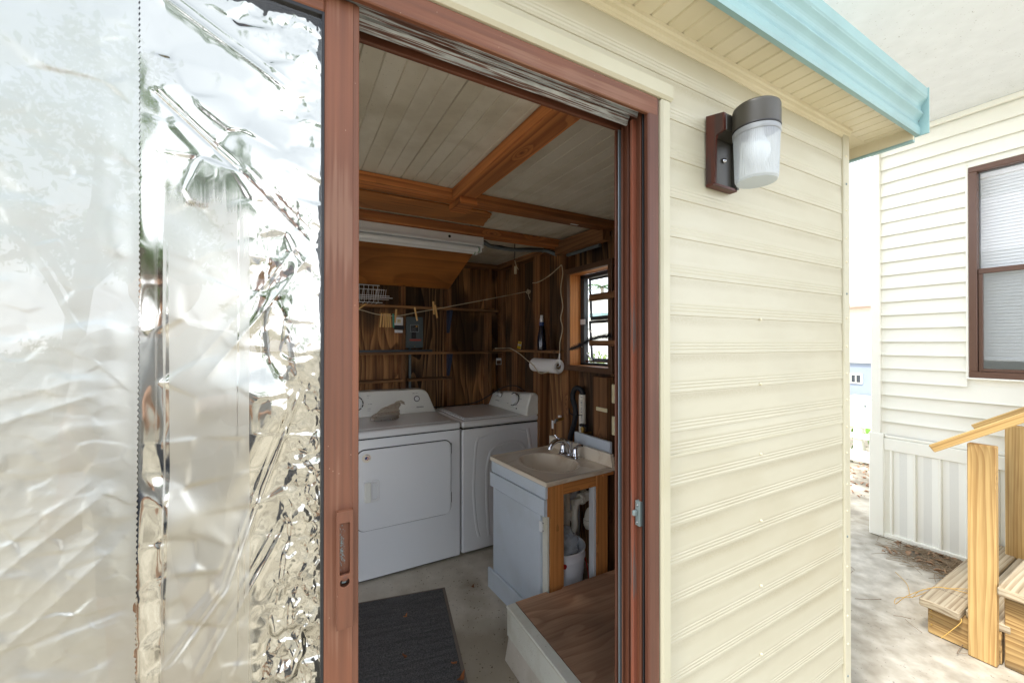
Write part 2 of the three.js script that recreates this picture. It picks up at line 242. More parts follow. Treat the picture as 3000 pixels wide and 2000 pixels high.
// ---------- setting: ground ----------
{
  const g = new THREE.PlaneGeometry(160, 160, 1, 1); g.rotateX(-Math.PI / 2); const u = g.attributes.uv; for (let i = 0; i < u.count; i++) u.setXY(i, u.getX(i) * 160, u.getY(i) * 160); g.translate(0, -0.004, 0);
  setting('ground', g, M.ground);
}
setting('floor', poly([[[-1.55, 0.001, 0.0], [1.75, 0.001, 0.0], [1.75, 0.001, -2.62], [-1.55, 0.001, -2.62]]], 'z', false), M.floor);
{ // low concrete curb in the corner of the shed, under the wooden step
  const lo = [[0.874, 0, -0.95], [0.855, 0, -0.1], [1.735, 0, -0.1], [1.735, 0, -0.95]], hi = [[0.89, 0.1125, -0.942], [0.866, 0.1125, -0.1], [1.735, 0.1125, -0.1], [1.735, 0.1125, -0.942]];
  const F = [hi]; for (let i = 0; i < 4; i++) { const j = (i + 1) % 4; F.push([lo[i], lo[j], hi[j], hi[i]]); }
  setting('floor_curb', poly(F, 'z', false), M.floor);
}
// ---------- the shed ----------
const shed = thing('laundry_shed', 'cream metal sided laundry shed with open sliding door and teal gutter', 'shed');
const XR = 1.77, SOF = 2.215, CEIL = 2.15;
// front siding: courses with three fine reeds each, in two stacked sheets
{
  const wall = sub('front_wall', shed);
  const wv = noise(207, 64, 64);
  const course = (yTop, yBot, x0, x1) => { // flat face, then three reeds above the foot of the course
    const p = [], H = yTop - yBot, reedTop = yBot + 0.03; if (H < 0.034) { p.push([yTop, 0], [yBot, 0.002]); } else {
      p.push([yTop, 0.0], [reedTop + 0.004, 0.0022]);
      for (let k = 0; k < 3; k++) { const y = reedTop - k * 0.0085; p.push([y, 0.0022], [y - 0.003, 0.0016], [y - 0.0042, 0.0016], [y - 0.0072, 0.0024]); }
      p.push([yBot + 0.0012, 0.0024], [yBot, 0.0002]);
    }
    const n = Math.max(1, Math.round((x1 - x0) / 0.07)), L = []; p.reverse(); for (let k = 0; k < n; k++) L.push(sweep(p, mix(x0, x1, k / n), mix(x0, x1, (k + 1) / n), (s, a, b) => [s, a + 0.0016 * (wv(s * 2.3, a * 3) - 0.5), b + 0.0042 * (wv(s * 3.1 + 9, a * 5) - 0.5) * sstep(0, 0.1, s - x0 + 0.02)], 'x')); const g = mergeGeometries(L), q = g.attributes.position, u = g.attributes.uv; for (let i = 0; i < u.count; i++) u.setXY(i, q.getY(i) - yBot + 0.057, q.getX(i) + yTop * 1.7); return g;
  };
  const pitch = 0.0975;
  const lay = (y0, y1, first, x0, x1) => { let t = y1; for (let y = first; y > y0 - pitch; y -= pitch) { const b = Math.max(y - 0.003, y0); if (t - b > 0.002) part('siding_board', course(t, b, x0, x1), M.siding, wall); t = b; if (b <= y0) break; } };
  lay(1.1725, SOF, 2.205, 0.78, XR - 0.035);     // right of the door, upper sheet (foot of each reed group at 1.428 + n * pitch)
  lay(0.01, 1.1675, 1.096, 0.78, XR - 0.035);    // lower sheet
  lay(2.076, SOF, 2.205, -1.6, 0.78);            // over the door
  lay(0.01, SOF, 2.205, -1.6, -1.0);             // left of the door
  part('sheet_lap', box(0.78, XR - 0.034, 1.1662, 1.1735, -0.004, 0.0034, 'x', 0.0008), M.cream, wall);
  for (const y of [1.52, 1.33, 1.125, 0.93, 0.74, 0.54]) part('screw', at(new THREE.SphereGeometry(0.0042, 8, 6), 1.215, y, 0.004), M.soffit, wall);
  // structural wall behind the siding
  part('framing', box(0.785, XR - 0.03, 0, SOF, -0.1, -0.006, 'y', 0), M.sheath2, wall); part('framing', box(-1.62, 0.785, 2.04, SOF, -0.1, -0.006, 'x', 0), M.sheath2, wall); part('framing', box(-1.62, -1.0, 0, 2.04, -0.1, -0.006, 'y', 0), M.sheath2, wall);
  // corner post of bent metal, with screws and a wavy edge
  part('corner_trim', box(XR - 0.042, XR + 0.002, 0, SOF + 0.01, -0.045, 0.0085, 'y', 0.003), M.cream, wall);
  for (let y = 0.18; y < 2.2; y += 0.097) part('screw', at(new THREE.SphereGeometry(0.0042, 8, 6).scale(1, 1, 0.6), XR - 0.026 + rr(-0.002, 0.002), y + rr(-0.012, 0.012), 0.009), R() > 0.75 ? M.verdigris : M.soffit, wall);
  // casing around the door
  part('casing', box(0.7795, 0.8115, 0, 2.0365, -0.02, 0.019, 'y', 0.005), M.casing, wall); part('casing', box(-1.03, 0.822, 2.0365, 2.078, -0.02, 0.022, 'x', 0.006), M.casing, wall); part('casing', box(-1.032, -1.0, 0, 2.0365, -0.02, 0.019, 'y', 0.005), M.casing, wall);
}
{ // eave: soffit boards across, moulding at the wall, teal fascia and gutter
  const sof = sub('soffit', shed), zo = 0.136;
  for (let x = -1.7, i = 0; x < 1.93; x += 0.0555, i++) part('soffit_board', sweep([[x, SOF + 0.004], [x + 0.0035, SOF], [x + 0.05, SOF], [x + 0.0535, SOF + 0.004], [x + 0.0555, SOF + 0.004]].reverse(), 0.0, zo - 0.004, (s, a, b) => [a, b, s], 'z'), M.soffit, sof);
  part('wall_moulding', sweep([[SOF, 0.02], [SOF - 0.008, 0.0185], [SOF - 0.011, 0.013], [SOF - 0.02, 0.0115], [SOF - 0.023, 0.0065], [SOF - 0.03, 0.005], [SOF - 0.031, 0.0]].reverse(), -1.6, XR, (s, a, b) => [s, a, b], 'x'), M.soffit, sof);
  for (let z = -0.06; z > -2.7; z -= 0.0555) part('soffit_board', sweep([[z, SOF + 0.004], [z - 0.0035, SOF], [z - 0.05, SOF], [z - 0.0555, SOF + 0.004]], XR, XR + 0.17, (s, a, b) => [s, b, a], 'x'), M.soffit, sof);
  part('soffit_board', box(XR, XR + 0.17, SOF, SOF + 0.006, -0.06, -0.0005, 'x', 0), M.soffit, sof);
  // side fascia seen from inside, cream, with a teal drip edge
  const f = sub('fascia', shed), x1 = XR + 0.182;
  part('side_fascia', box(x1 - 0.012, x1, SOF - 0.042, SOF + 0.1, -2.72, zo - 0.006, 'z', 0.001), M.soffit, f); part('drip_edge', box(x1 - 0.014, x1 + 0.004, SOF - 0.05, SOF - 0.042, -2.72, zo - 0.006, 'z', 0.001), M.teal, f); part('side_cladding', box(x1, x1 + 0.004, SOF - 0.042, SOF + 0.1, -2.72, zo - 0.006, 'z', 0.001), M.teal, f);
  // ogee gutter face: flat foot, coves and beads
  const gp = [[SOF - 0.028, zo - 0.006], [SOF - 0.028, zo + 0.006], [SOF - 0.02, zo + 0.009], [SOF - 0.004, zo + 0.0092], [SOF - 0.0025, zo + 0.0075]];
  for (let k = 0; k <= 8; k++) { const t = k / 8; gp.push([SOF - 0.001 + 0.042 * t, zo + 0.008 + 0.008 * t - 0.009 * Math.sin(t * Math.PI)]); }
  gp.push([SOF + 0.043, zo + 0.0165]); for (let k = 0; k <= 8; k++) { const t = k / 8; gp.push([SOF + 0.045 + 0.046 * t, zo + 0.016 + 0.008 * t - 0.01 * Math.sin(t * Math.PI)]); }
  gp.push([SOF + 0.093, zo + 0.0245], [SOF + 0.097, zo + 0.027], [SOF + 0.126, zo + 0.0275], [SOF + 0.126, zo + 0.022], [SOF + 0.1, zo - 0.006]);
  const g = sub('gutter', shed); part('gutter_face', sweep(gp.slice().reverse(), -1.75, x1 + 0.006, (s, a, b) => [s, a, b], 'x'), M.teal, g);
  part('end_cap', box(x1 + 0.006, x1 + 0.011, SOF - 0.03, SOF + 0.13, zo - 0.008, zo + 0.03, 'y', 0.001), M.teal, g);
  for (const [y, z] of [[SOF + 0.02, zo + 0.012], [SOF + 0.045, zo + 0.022], [SOF + 0.078, zo + 0.02], [SOF - 0.01, zo + 0.012]]) part('rivet', box(x1 + 0.002, x1 + 0.0128, y, y + 0.006, z - 0.012, z - 0.007, 'y', 0.001), M.verdigris, g);
  part('roof_deck', box(-1.75, x1, SOF + 0.1, SOF + 0.13, -2.75, zo + 0.0, 'x', 0), M.teal, shed);
}
{ // ceiling: tongue and groove boards running front to back
  const c = sub('ceiling', shed); const w = 0.0533;
  for (let i = -31; i < 30; i++) {
    const x = 0.152 + i * w, x1 = x + w; if (x1 > 1.735 || x < -1.55) continue; const joint = ((i % 5) + 5) % 5 === 0, gap = joint ? 0.0024 : 0.0012, d = joint ? 0.006 : 0.004;
    part('ceiling_board', sweep([[x, CEIL + d], [x + gap, CEIL + d], [x + gap + 0.0022, CEIL], [x1 - 0.0022, CEIL], [x1, CEIL + 0.004]].reverse(), -2.63, -0.1, (s, a, b) => [a, b, s], 'z', false, false), joint || i % 5 === 2 ? M.ceilingB : M.ceiling, c);
  }
  part('ceiling_deck', box(-1.6, 1.76, CEIL + 0.007, CEIL + 0.02, -2.68, -0.1, 'z', 0), M.ceiling, c);
}
{ // roof framing: two flat cross beams, one flat joist, end blocks
  const f = sub('roof_framing', shed);
  part('cross_beam', box(-1.5, 1.66, CEIL - 0.044, CEIL - 0.001, -1.122, -1.036, 'x', 0.003), M.beam, f);
  part('cross_beam', box(-1.5, 1.66, CEIL - 0.05, CEIL - 0.004, -1.61, -1.522, 'x', 0.003), M.beam, f);
  part('joist', box(0.648, 0.748, CEIL - 0.047, CEIL - 0.001, -1.035, -0.1, 'z', 0.003), M.beam, f);
  part('splice_block', box(0.668, 0.752, CEIL - 0.078, CEIL - 0.045, -1.125, -0.985, 'x', 0.003), M.beam, f);
  part('label_sticker', box(1.36, 1.41, CEIL - 0.0455, CEIL - 0.0442, -1.1, -1.085, 'x', 0), M.white, f);
}
{ // back wall: ply sheets, studs, top plate
  const w = sub('back_wall', shed); const z = -2.62;
  for (const [x0, x1, m] of [[-1.6, -0.42, M.sheath], [-0.417, 0.803, M.sheath2], [0.806, 1.19, M.sheath], [1.193, 1.76, M.sheath2]]) part('plywood_sheet', box(x0, x1, 0, CEIL, z - 0.012, z, 'y', 0.001), m, w);
  for (const x of [-0.62, -0.2, 0.21, 0.788, 1.175, 1.552]) part('stud', box(x, x + 0.037, 0.0, CEIL - 0.04, z, z + 0.088, 'y', 0.002), M.stud, w);
  part('stud', box(1.69, 1.735, 0, CEIL - 0.04, z, z + 0.088, 'y', 0.002), M.stud, w);
  part('top_plate', box(-1.55, 1.735, CEIL - 0.04, CEIL - 0.0005, z, z + 0.088, 'x', 0.002), M.stud, w);
  part('cladding', box(-1.65, XR, 0, SOF, z - 0.06, z - 0.02, 'y', 0), M.cream, w);
}
const WZ0 = -1.474, WZ1 = -1.087, WY0 = 1.305, WY1 = 1.905; // window opening in the side wall
{ // side wall with the window
  const w = sub('side_wall', shed), x = 1.735, xi = 1.645;
  for (const [z0, z1, y0, y1, m] of [[-2.62, WZ0 - 0.01, 0, CEIL, M.sheath2], [WZ0 - 0.01, WZ1 + 0.01, 0, WY0 - 0.012, M.sheath2], [WZ0 - 0.01, WZ1 + 0.01, WY1 + 0.012, CEIL, M.sheath], [WZ1 + 0.01, -0.1, 0, CEIL, M.sheath2]]) { part('plywood_sheet', box(x, x + 0.01, y0, y1, z0, z1, 'y', 0), m, w); part('cladding', box(x + 0.012, XR - 0.001, y0, Math.max(y1, y1 > 2 ? SOF : y1), z0, Math.min(z1, -0.046), 'y', 0), M.cream, w); }
  for (const [z, y0, y1] of [[-2.29, 0, 2.11], [-1.93, 0, 2.11], [-1.568, 0, 2.11], [-1.085, 1.93, 2.11], [-1.04, 0, 2.11], [-0.55, 0, 2.11]]) part('stud', box(xi + (z === -2.29 ? 0.012 : 0), x, y0, y1, z, z + (z < -1.9 ? 0.09 : 0.038), 'y', 0.002), M.stud, w);
  part('stud', box(xi, x, 0, WY0 - 0.03, WZ0 - 0.06, WZ0 - 0.02, 'y', 0.002), M.stud, w); part('stud', box(xi + 0.01, x, 0.0, 1.245, -1.252, -1.13, 'y', 0.002), M.stud, w);
  part('top_plate', box(xi, x, CEIL - 0.04, CEIL - 0.0005, -2.53, -0.1, 'z', 0.002), M.stud, w);
  part('header_board', box(1.588, xi, 2.046, 2.135, -1.566, -1.09, 'z', 0.003), M.stud, w);
  // brown trim round the window
  const t = 0.034; part('window_trim', box(1.622, xi + 0.003, WY1, WY1 + t, WZ0 - t, WZ1 + t, 'z', 0.002), M.trimBrown, w); part('window_trim', box(1.622, xi + 0.003, WY0 - t, WY0, WZ0 - t, WZ1 + t, 'z', 0.002), M.trimBrown, w);
  part('window_trim', box(1.6225, xi + 0.003, WY0, WY1, WZ0 - t, WZ0, 'y', 0.002), M.trimBrown, w); part('window_trim', box(1.6225, xi + 0.003, WY0, WY1, WZ1, WZ1 + t, 'y', 0.002), M.trimBrown, w);
  // pale wooden jamb lining
  part('jamb_board', box(xi + 0.003, x + 0.002, WY0, WY1, WZ0 - 0.012, WZ0 + 0.001, 'y', 0.001), M.orange, w); part('jamb_board', box(xi + 0.003, x + 0.002, WY0, WY1, WZ1 - 0.001, WZ1 + 0.012, 'y', 0.001), M.orange, w);
  part('jamb_board', box(xi + 0.003, x + 0.002, WY1, WY1 + 0.012, WZ0, WZ1, 'z', 0.001), M.orange, w); part('jamb_board', box(xi + 0.003, x + 0.002, WY0 - 0.012, WY0, WZ0, WZ1, 'z', 0.001), M.orange, w);
}
{ // left wall, closing the room out of view, with a wide window that lights the sink and the side wall
  const w = sub('left_wall', shed), y0 = 0.82, y1 = 1.98, z0 = -1.78, z1 = -0.42;
  for (const g of [box(-1.6, -1.55, 0, CEIL, -2.62, z0, 'y', 0), box(-1.6, -1.55, 0, CEIL, z1, -0.1, 'y', 0), box(-1.6, -1.55, 0, y0, z0, z1, 'y', 0), box(-1.6, -1.55, y1, CEIL, z0, z1, 'y', 0)]) part('plywood_sheet', g, M.sheath2, w);
  const v = sub('wide_window', shed); for (const g of [box(-1.605, -1.54, y0, y0 + 0.04, z0, z1, 'z'), box(-1.605, -1.54, y1 - 0.04, y1, z0, z1, 'z'), box(-1.605, -1.54, y0 + 0.04, y1 - 0.04, z0, z0 + 0.04, 'y'), box(-1.605, -1.54, y0 + 0.04, y1 - 0.04, z1 - 0.04, z1, 'y'), box(-1.6, -1.55, y0 + 0.04, y1 - 0.04, -1.115, -1.085, 'y')]) part('window_frame', g, M.white, v);
  part('pane', poly([[[-1.575, y0 + 0.04, z0 + 0.04], [-1.575, y0 + 0.04, z1 - 0.04], [-1.575, y1 - 0.04, z1 - 0.04], [-1.575, y1 - 0.04, z0 + 0.04]]], 'y'), M.glass, v);
}
{ // awning window: frame, two sashes with glass tilted outward, arms, crank bar
  const w = sub('window', shed), x0 = 1.735, x1 = 1.772, f = 0.016;
  for (const g of [box(x0, x1, WY0, WY0 + f, WZ0, WZ1, 'z'), box(x0, x1, WY1 - f * 1.6, WY1, WZ0, WZ1, 'z'), box(x0, x1, WY0, WY1, WZ0, WZ0 + f * 2.4, 'y'), box(x0, x1, WY0, WY1, WZ1 - f, WZ1, 'y')]) part('window_frame', g, M.darkMetal, w);
  const sash = (yb, yt, tilt) => { // hinged at the top
    const P = (y, o, z) => { const s = (yt - y); return [1.778 + Math.sin(tilt) * s + o * Math.cos(tilt), yt - Math.cos(tilt) * s + o * Math.sin(tilt) * 0.3, z]; };
    const bar = (ya, yb2, za, zb) => { const o0 = 0, o1 = 0.012, c = []; for (const [y, o] of [[ya, o0], [ya, o1], [yb2, o1], [yb2, o0]]) c.push([y, o]); const L = c.map(([y, o]) => P(y, o, za)), Q = c.map(([y, o]) => P(y, o, zb)); const F = [L, Q.slice().reverse()]; for (let i = 0; i < 4; i++) { const j = (i + 1) % 4; F.push([L[j], L[i], Q[i], Q[j]]); } return poly(F, 'y'); };
    const za = WZ0 + 0.034, zb = WZ1 - 0.012;
    part('sash_rail', bar(yt - 0.018, yt, za, zb), M.darkMetal, w); part('sash_rail', bar(yb, yb + 0.026, za, zb), M.darkMetal, w); part('sash_stile', bar(yb, yt, za, za + 0.012), M.darkMetal, w); part('sash_stile', bar(yb, yt, zb - 0.012, zb), M.darkMetal, w);
    const q = [P(yb + 0.01, 0.006, za), P(yb + 0.01, 0.006, zb), P(yt - 0.01, 0.006, zb), P(yt - 0.01, 0.006, za)]; part('pane', poly([q], 'y'), M.glass, w);
  };
  sash(1.603, 1.888, 0.05); sash(1.322, 1.6, 0.075);
  for (const [y, d] of [[1.6, -0.08], [1.87, -0.075]]) part('hinge_arm', rod([1.738, y, WZ0 + 0.012], [1.79, y + d, WZ0 + 0.05], 0.0035, 6), M.plastic, w);
  part('hinge_arm', rod([1.735, 1.43, WZ0 + 0.012], [1.785, 1.335, WZ0 + 0.06], 0.005, 6), M.plastic, w); part('hinge_plate', box(1.73, 1.738, 1.575, 1.61, WZ0 + 0.004, WZ0 + 0.05, 'y'), M.plastic, w);
  part('crank_bar', rod([1.742, 1.33, WZ0 + 0.05], [1.742, 1.335, WZ1 - 0.02], 0.006, 8), M.bronzeRed, w); part('crank_handle', rod([1.7, 1.335, WZ1 - 0.02], [1.745, 1.345, WZ1 - 0.03], 0.006, 8), M.steel, w);
}
{ // sheets of ply nailed under the roof
  const z0 = -1.46, z1 = -1.225, xe = 0.95; // ragged end of the upper piece
  const e = []; for (let i = 0; i <= 10; i++) { const t = i / 10; e.push([mix(0.945, 1.0, t) + rr(-0.012, 0.012) - (i === 0 ? 0.03 : 0), mix(z1, z0, t)]); }
  const top = [[-1.2, z1], ...e, [-1.2, z0]], y = CEIL - 0.016, s = sub('roof_plywood', shed); part('plywood_panel', prism(top, y, y + 0.008, (x, z, t) => [x, t, z], 'x'), M.ply, s);
  for (const [x0, x1, z] of [[0.42, 0.66, -1.3], [0.8, 0.95, -1.255]]) part('veneer_split', poly([[[x0, y - 0.0006, z], [x1, y - 0.0006, z - 0.004], [x1 - 0.02, y - 0.0006, z - 0.007], [x0 + 0.03, y - 0.0006, z - 0.005]]], 'x'), M.gap, s);
  const P = (x, z, y0) => [x, y0, z], a = P(-1.4, -1.63, 2.142), b = P(1.185, -1.93, 2.14), c = P(1.185, -2.535, 1.902), d = P(-1.4, -2.535, 1.902);
  const up = p => [p[0], p[1] + 0.008, p[2]]; a[2] = -1.93; part('sloped_panel', poly([[a, d, c, b], [up(a), up(b), up(c), up(d)], [b, c, up(c), up(b)], [a, b, up(b), up(a)], [d, up(d), up(c), c]], 'x'), M.ply, s);
}
{ // frame of the sliding door: head with tracks, jamb with fins
  const d = sub('door_frame', shed);
  part('head_flange', box(-1.0, 0.772, 1.992, 2.0365, 0.0, 0.012, 'x', 0.002), M.brown, d);
  part('head_back', box(-1.0, 0.78, 2.027, 2.0405, -0.1, 0.0, 'x', 0.001), M.brownDark, d);
  part('outer_track', sweep([[2.027, -0.016], [2.014, -0.018], [2.01, -0.024], [2.0, -0.026], [2.0, -0.03], [2.014, -0.031], [2.027, -0.031]], -1.0, 0.745, (s, a, b) => [s, a, b], 'x'), M.track, d);
  part('inner_track', sweep([[2.027, -0.05], [2.012, -0.052], [2.006, -0.057], [1.997, -0.059], [1.997, -0.064], [2.012, -0.066], [2.027, -0.066]], -1.0, 0.745, (s, a, b) => [s, a, b], 'x'), M.track, d);
  part('head_lip', box(-1.0, 0.75, 1.999, 2.027, -0.098, -0.088, 'x', 0.001), M.brownRed, d);
  part('jamb_flange', box(0.742, 0.7785, 0.0, 2.0355, -0.004, 0.0115, 'y', 0.003), M.brownDark, d);
  part('jamb_face', box(0.753, 0.7785, 0.0, 2.026, -0.1, -0.004, 'y', 0.001), M.brownRed, d);
  for (const [z, w, m, x] of [[-0.0095, 0.004, M.black, 0.744], [-0.021, 0.007, M.brownRed, 0.747], [-0.041, 0.009, M.strip, 0.7405], [-0.06, 0.003, M.brownDark, 0.7465], [-0.078, 0.004, M.brownRed, 0.744], [-0.09, 0.003, M.galv, 0.7435], [-0.099, 0.005, M.brownDark, 0.741]]) part('jamb_fin', box(x, 0.7535, 0.0, 2.0, z - w / 2, z + w / 2, 'y', 0.0008), m, d);
  const k = part('strike_plate', box(0.742, 0.7535, 1.008, 1.068, -0.032, -0.017, 'y', 0.001), M.verdigris, d); part('catch', box(0.728, 0.742, 1.033, 1.047, -0.032, -0.022, 'y', 0.004), M.verdigris, d);
  for (const y of [1.017, 1.058]) part('screw', at(new THREE.SphereGeometry(0.0035, 8, 6), 0.742, y, -0.025), M.steel, d);
  part('sill', box(-1.0, 0.7785, 0.0, 0.012, -0.1, 0.01, 'x', 0.002), M.track, d); part('sill_track', box(-1.0, 0.75, 0.012, 0.028, -0.033, -0.03, 'x', 0.0005), M.track, d);
}
settle(shed);
// ---------- sliding door with foil behind its glass ----------
{
  const d = thing('sliding_door', 'brown sliding glass door lined with crumpled silver foil', 'door');
  const y0 = 0.03, y1 = 1.999, zf = -0.009, zb = -0.043;
  part('stile', box(0.0505, 0.1, y0, y1, zb, zf, 'y', 0.0025), M.brown, d);
  part('interlock', box(0.0915, 0.1012, y0, y1 - 0.004, zb - 0.004, zf + 0.0012, 'y', 0.0012), M.brown, d);
  part('top_rail', box(-0.95, 0.0503, 1.968, y1, zb, zf - 0.0005, 'x', 0.002), M.brown, d);
  part('bottom_rail', box(-0.95, 0.0503, y0, 0.1, zb, zf - 0.0005, 'x', 0.002), M.brown, d);
  part('stile', box(-0.998, -0.95, y0, y1, zb, zf, 'y', 0.0025), M.brown, d);
  for (const g of [box(0.0465, 0.0505, 0.1, 1.968, -0.03, zf - 0.002, 'y', 0.0006), box(-0.95, 0.0465, 1.962, 1.968, -0.03, zf - 0.002, 'x', 0.0006), box(-0.95, 0.0465, 0.1, 0.104, -0.03, zf - 0.002, 'x', 0.0006)]) part('gasket', g, M.black, d);
  part('pane', poly([[[-0.95, 0.1, -0.016], [0.0485, 0.1, -0.016], [0.0485, 1.966, -0.016], [-0.95, 1.966, -0.016]]], 'y'), M.glass, d);
  // handle: long plate, finger cup, key hole
  const h = sub('handle', d), cx = 0.0795, cy = 1.096;
  const s = new THREE.Shape(); const hw = 0.0115, hh = 0.091; s.moveTo(-hw, -hh); s.lineTo(hw, -hh); s.lineTo(hw, hh); s.lineTo(-hw, hh); s.closePath();
  const rrect = (x, y, w, H, r) => { const p = new THREE.Path(); p.moveTo(x + r, y); p.lineTo(x + w - r, y); p.absarc(x + w - r, y + r, r, -Math.PI / 2, 0); p.lineTo(x + w, y + H - r); p.absarc(x + w - r, y + H - r, r, 0, Math.PI / 2); p.lineTo(x + r, y + H); p.absarc(x + r, y + H - r, r, Math.PI / 2, Math.PI); p.lineTo(x, y + r); p.absarc(x + r, y + r, r, Math.PI, Math.PI * 1.5); return p; };
  s.holes.push(rrect(-0.008, -0.008, 0.016, 0.082, 0.003)); const kh = new THREE.Path(); kh.absarc(0, -0.0195, 0.0078, 0, Math.PI * 2); s.holes.push(kh);
  part('plate', at(new THREE.ExtrudeGeometry(s, { depth: 0.0022, bevelEnabled: true, bevelThickness: 0.0008, bevelSize: 0.0006, bevelSegments: 2, curveSegments: 10 }), cx, cy, zf + 0.009), M.brown, h);
  // the plate stands on a shallow housing, so that cup and hole have depth
  part('cup_floor', box(cx - 0.0085, cx + 0.0085, cy - 0.009, cy + 0.075, zf + 0.0002, zf + 0.0014, 'y', 0.0004), M.cupFloor = mat({ map: T.cup ?? T.brown, roughness: 0.6 }), h);
  for (const g of [box(cx - hw, cx - 0.0082, cy - hh, cy + hh, zf + 0.0002, zf + 0.009, 'y', 0), box(cx + 0.0082, cx + hw, cy - hh, cy + hh, zf + 0.0002, zf + 0.009, 'y', 0), box(cx - 0.0082, cx + 0.0082, cy + 0.0742, cy + hh, zf + 0.0002, zf + 0.009, 'x', 0), box(cx - 0.0082, cx + 0.0082, cy - hh, cy - 0.0275, zf + 0.0002, zf + 0.009, 'x', 0), box(cx - 0.0082, cx + 0.0082, cy - 0.0115, cy - 0.0082, zf + 0.0002, zf + 0.009, 'x', 0)]) part('housing', g, M.brown, h);
  { const r = rng(5), fl = []; for (let i = 0; i < 150; i++) { const y = cy + 0.033 + (r() + r() + r() - 1.5) * 0.03, x = cx - 0.003 + (r() + r() - 1) * 0.0045, q = rr(0.0002, 0.0009, r); const e = new THREE.CircleGeometry(q, 6); e.scale(1, rr(0.8, 1.8, r), 1); fl.push(at(e, x, y, zf + 0.00155 + i * 4e-6)); } part('worn_patch', join(fl), M.verdigris, h); }
  const lip = new THREE.SphereGeometry(0.0078, 12, 8); lip.scale(1, 0.8, 0.55); part('thumb_rest', at(lip, cx, cy - 0.0125, zf + 0.0085), M.brownDark, h);
  part('lock_cylinder', at(new THREE.CylinderGeometry(0.0066, 0.0066, 0.002, 14).rotateX(Math.PI / 2), cx, cy - 0.0195, zf + 0.0014), M.gap, h); part('latch_bit', box(cx - 0.004, cx + 0.003, cy - 0.024, cy - 0.018, zf + 0.0024, zf + 0.005, 'y', 0.001), M.verdigris, h);

  // ---- foil ----
  const cells = {};
  const cell = (seed, i, j) => { const k = seed + ':' + i + ':' + j; return cells[k] ??= (() => { const r = rng(seed * 7919 + i * 92821 + j * 68917 + 12345); r(); return [r(), r(), r() - 0.5, r() - 0.5, r() - 0.5]; })(); };
  // facets: soft blend of tilted planes, one for each jittered cell
  const facets = (seed, size, asp, sharp) => (x, y) => {
    const X = x / size, Y = y / (size * asp), i0 = Math.floor(X), j0 = Math.floor(Y); let sw = 0, sh = 0;
    for (let i = i0 - 1; i <= i0 + 1; i++) for (let j = j0 - 1; j <= j0 + 1; j++) { const c = cell(seed, i, j), dx = X - i - c[0], dy = Y - j - c[1], w = Math.exp(-sharp * (dx * dx + dy * dy)); sw += w; sh += w * (c[2] * dx + c[3] * dy + 0.35 * c[4]); }
    return size * sh / sw;
  };
  const fA = facets(1, 0.013, 1.2, 9), fB = facets(2, 0.028, 1.5, 8), fC = facets(3, 0.06, 0.75, 14), fD = facets(4, 0.16, 1.1, 8), fE = facets(5, 0.006, 1.2, 8);
  const fold = (x, y, a, b, w, amp) => { const dx = b[0] - a[0], dy = b[1] - a[1], L = Math.hypot(dx, dy), t = ((x - a[0]) * dx + (y - a[1]) * dy) / (L * L), dd = ((x - a[0]) * -dy + (y - a[1]) * dx) / L; const e = sstep(-0.06, 0.1, t) * sstep(1.06, 0.9, t); return amp * e * (Math.exp(-Math.abs(dd) / w) + 0.4 * Math.exp(-Math.abs(dd - w * 2.2) / (w * 0.7))); };
  const height = (x, y) => {
    const edge = sstep(-0.045, 0.015, x + 0.02 * Math.sin(y * 9)) * (0.16 + 0.84 * sstep(1.45, 1.2, y)) + 0.55 * sstep(1.86, 1.97, y + x * 0.6) + 0.3 * sstep(-0.13, -0.17, x) * sstep(1.2, 1.0, y), mid = sstep(1.2, 1.0, y + x * 0.8);
    let h = 0.2 * fD(x, y) + 0.085 * fC(x, y) + (0.05 + (0.6 + 0.9 * mid) * edge + 0.3 * mid) * fB(x, y) * 0.55 + edge * (fA(x, y) * 0.42 + fE(x, y) * 0.16);
    h += fold(x, y, [-0.17, 0.965], [-0.07, 1.1], 0.004, 0.0035) + fold(x, y, [-0.075, 1.09], [0.02, 1.38], 0.005, 0.0038) + fold(x, y, [-0.175, 0.86], [0.0, 1.17], 0.006, 0.004) + fold(x, y, [-0.16, 1.79], [-0.06, 1.7], 0.0025, -0.0028) + fold(x, y, [-0.06, 1.7], [0.03, 1.61], 0.006, -0.002) + fold(x, y, [-0.16, 1.93], [0.0, 1.84], 0.006, 0.003) + fold(x, y, [-0.1, 1.4], [0.04, 1.6], 0.01, 0.003);
    return clamp(h, -0.02, 0.012);
  };
  // scuffed, hazy band down the middle of the foil, streaked along its edges
  const hz = fbm(231, 60, 2, 3), hv = fbm(232, 2, 5, 3), haze = tex(512, 512, 0.25, 1.15, (u, v) => { const x = -0.2 + 0.25 * u, y = 0.82 + 1.15 * v, l = -0.148 + 0.012 * (hv(0.1, v) - 0.5) + 0.01 * (1.4 - y), r = -0.052 + 0.02 * (hv(0.6, v) - 0.5) + 0.018 * (1.3 - y), e = (hz(u, v) - 0.5) * 0.034, top = 1.66 + 0.06 * (hz(u, 0.3) - 0.5); const m = sstep(l - 0.004, l + 0.008, x + e) * sstep(r + 0.004, r - 0.008, x + e) * sstep(top + 0.03, top - 0.04, y); return 255 * (0.085 + 0.3 * m + 0.05 * (hz(v, u) - 0.5) * m); }, false);
  haze.wrapS = haze.wrapT = THREE.ClampToEdgeWrapping; haze.offset.set(0.8, -0.82 / 1.15);
  const foilMat = mat({ color: S(182, 180, 170), metalness: 1, roughness: 1, roughnessMap: haze, side: THREE.DoubleSide }), filmMat = mat({ color: S(184, 184, 176), metalness: 1, roughness: 0.4, side: THREE.DoubleSide });
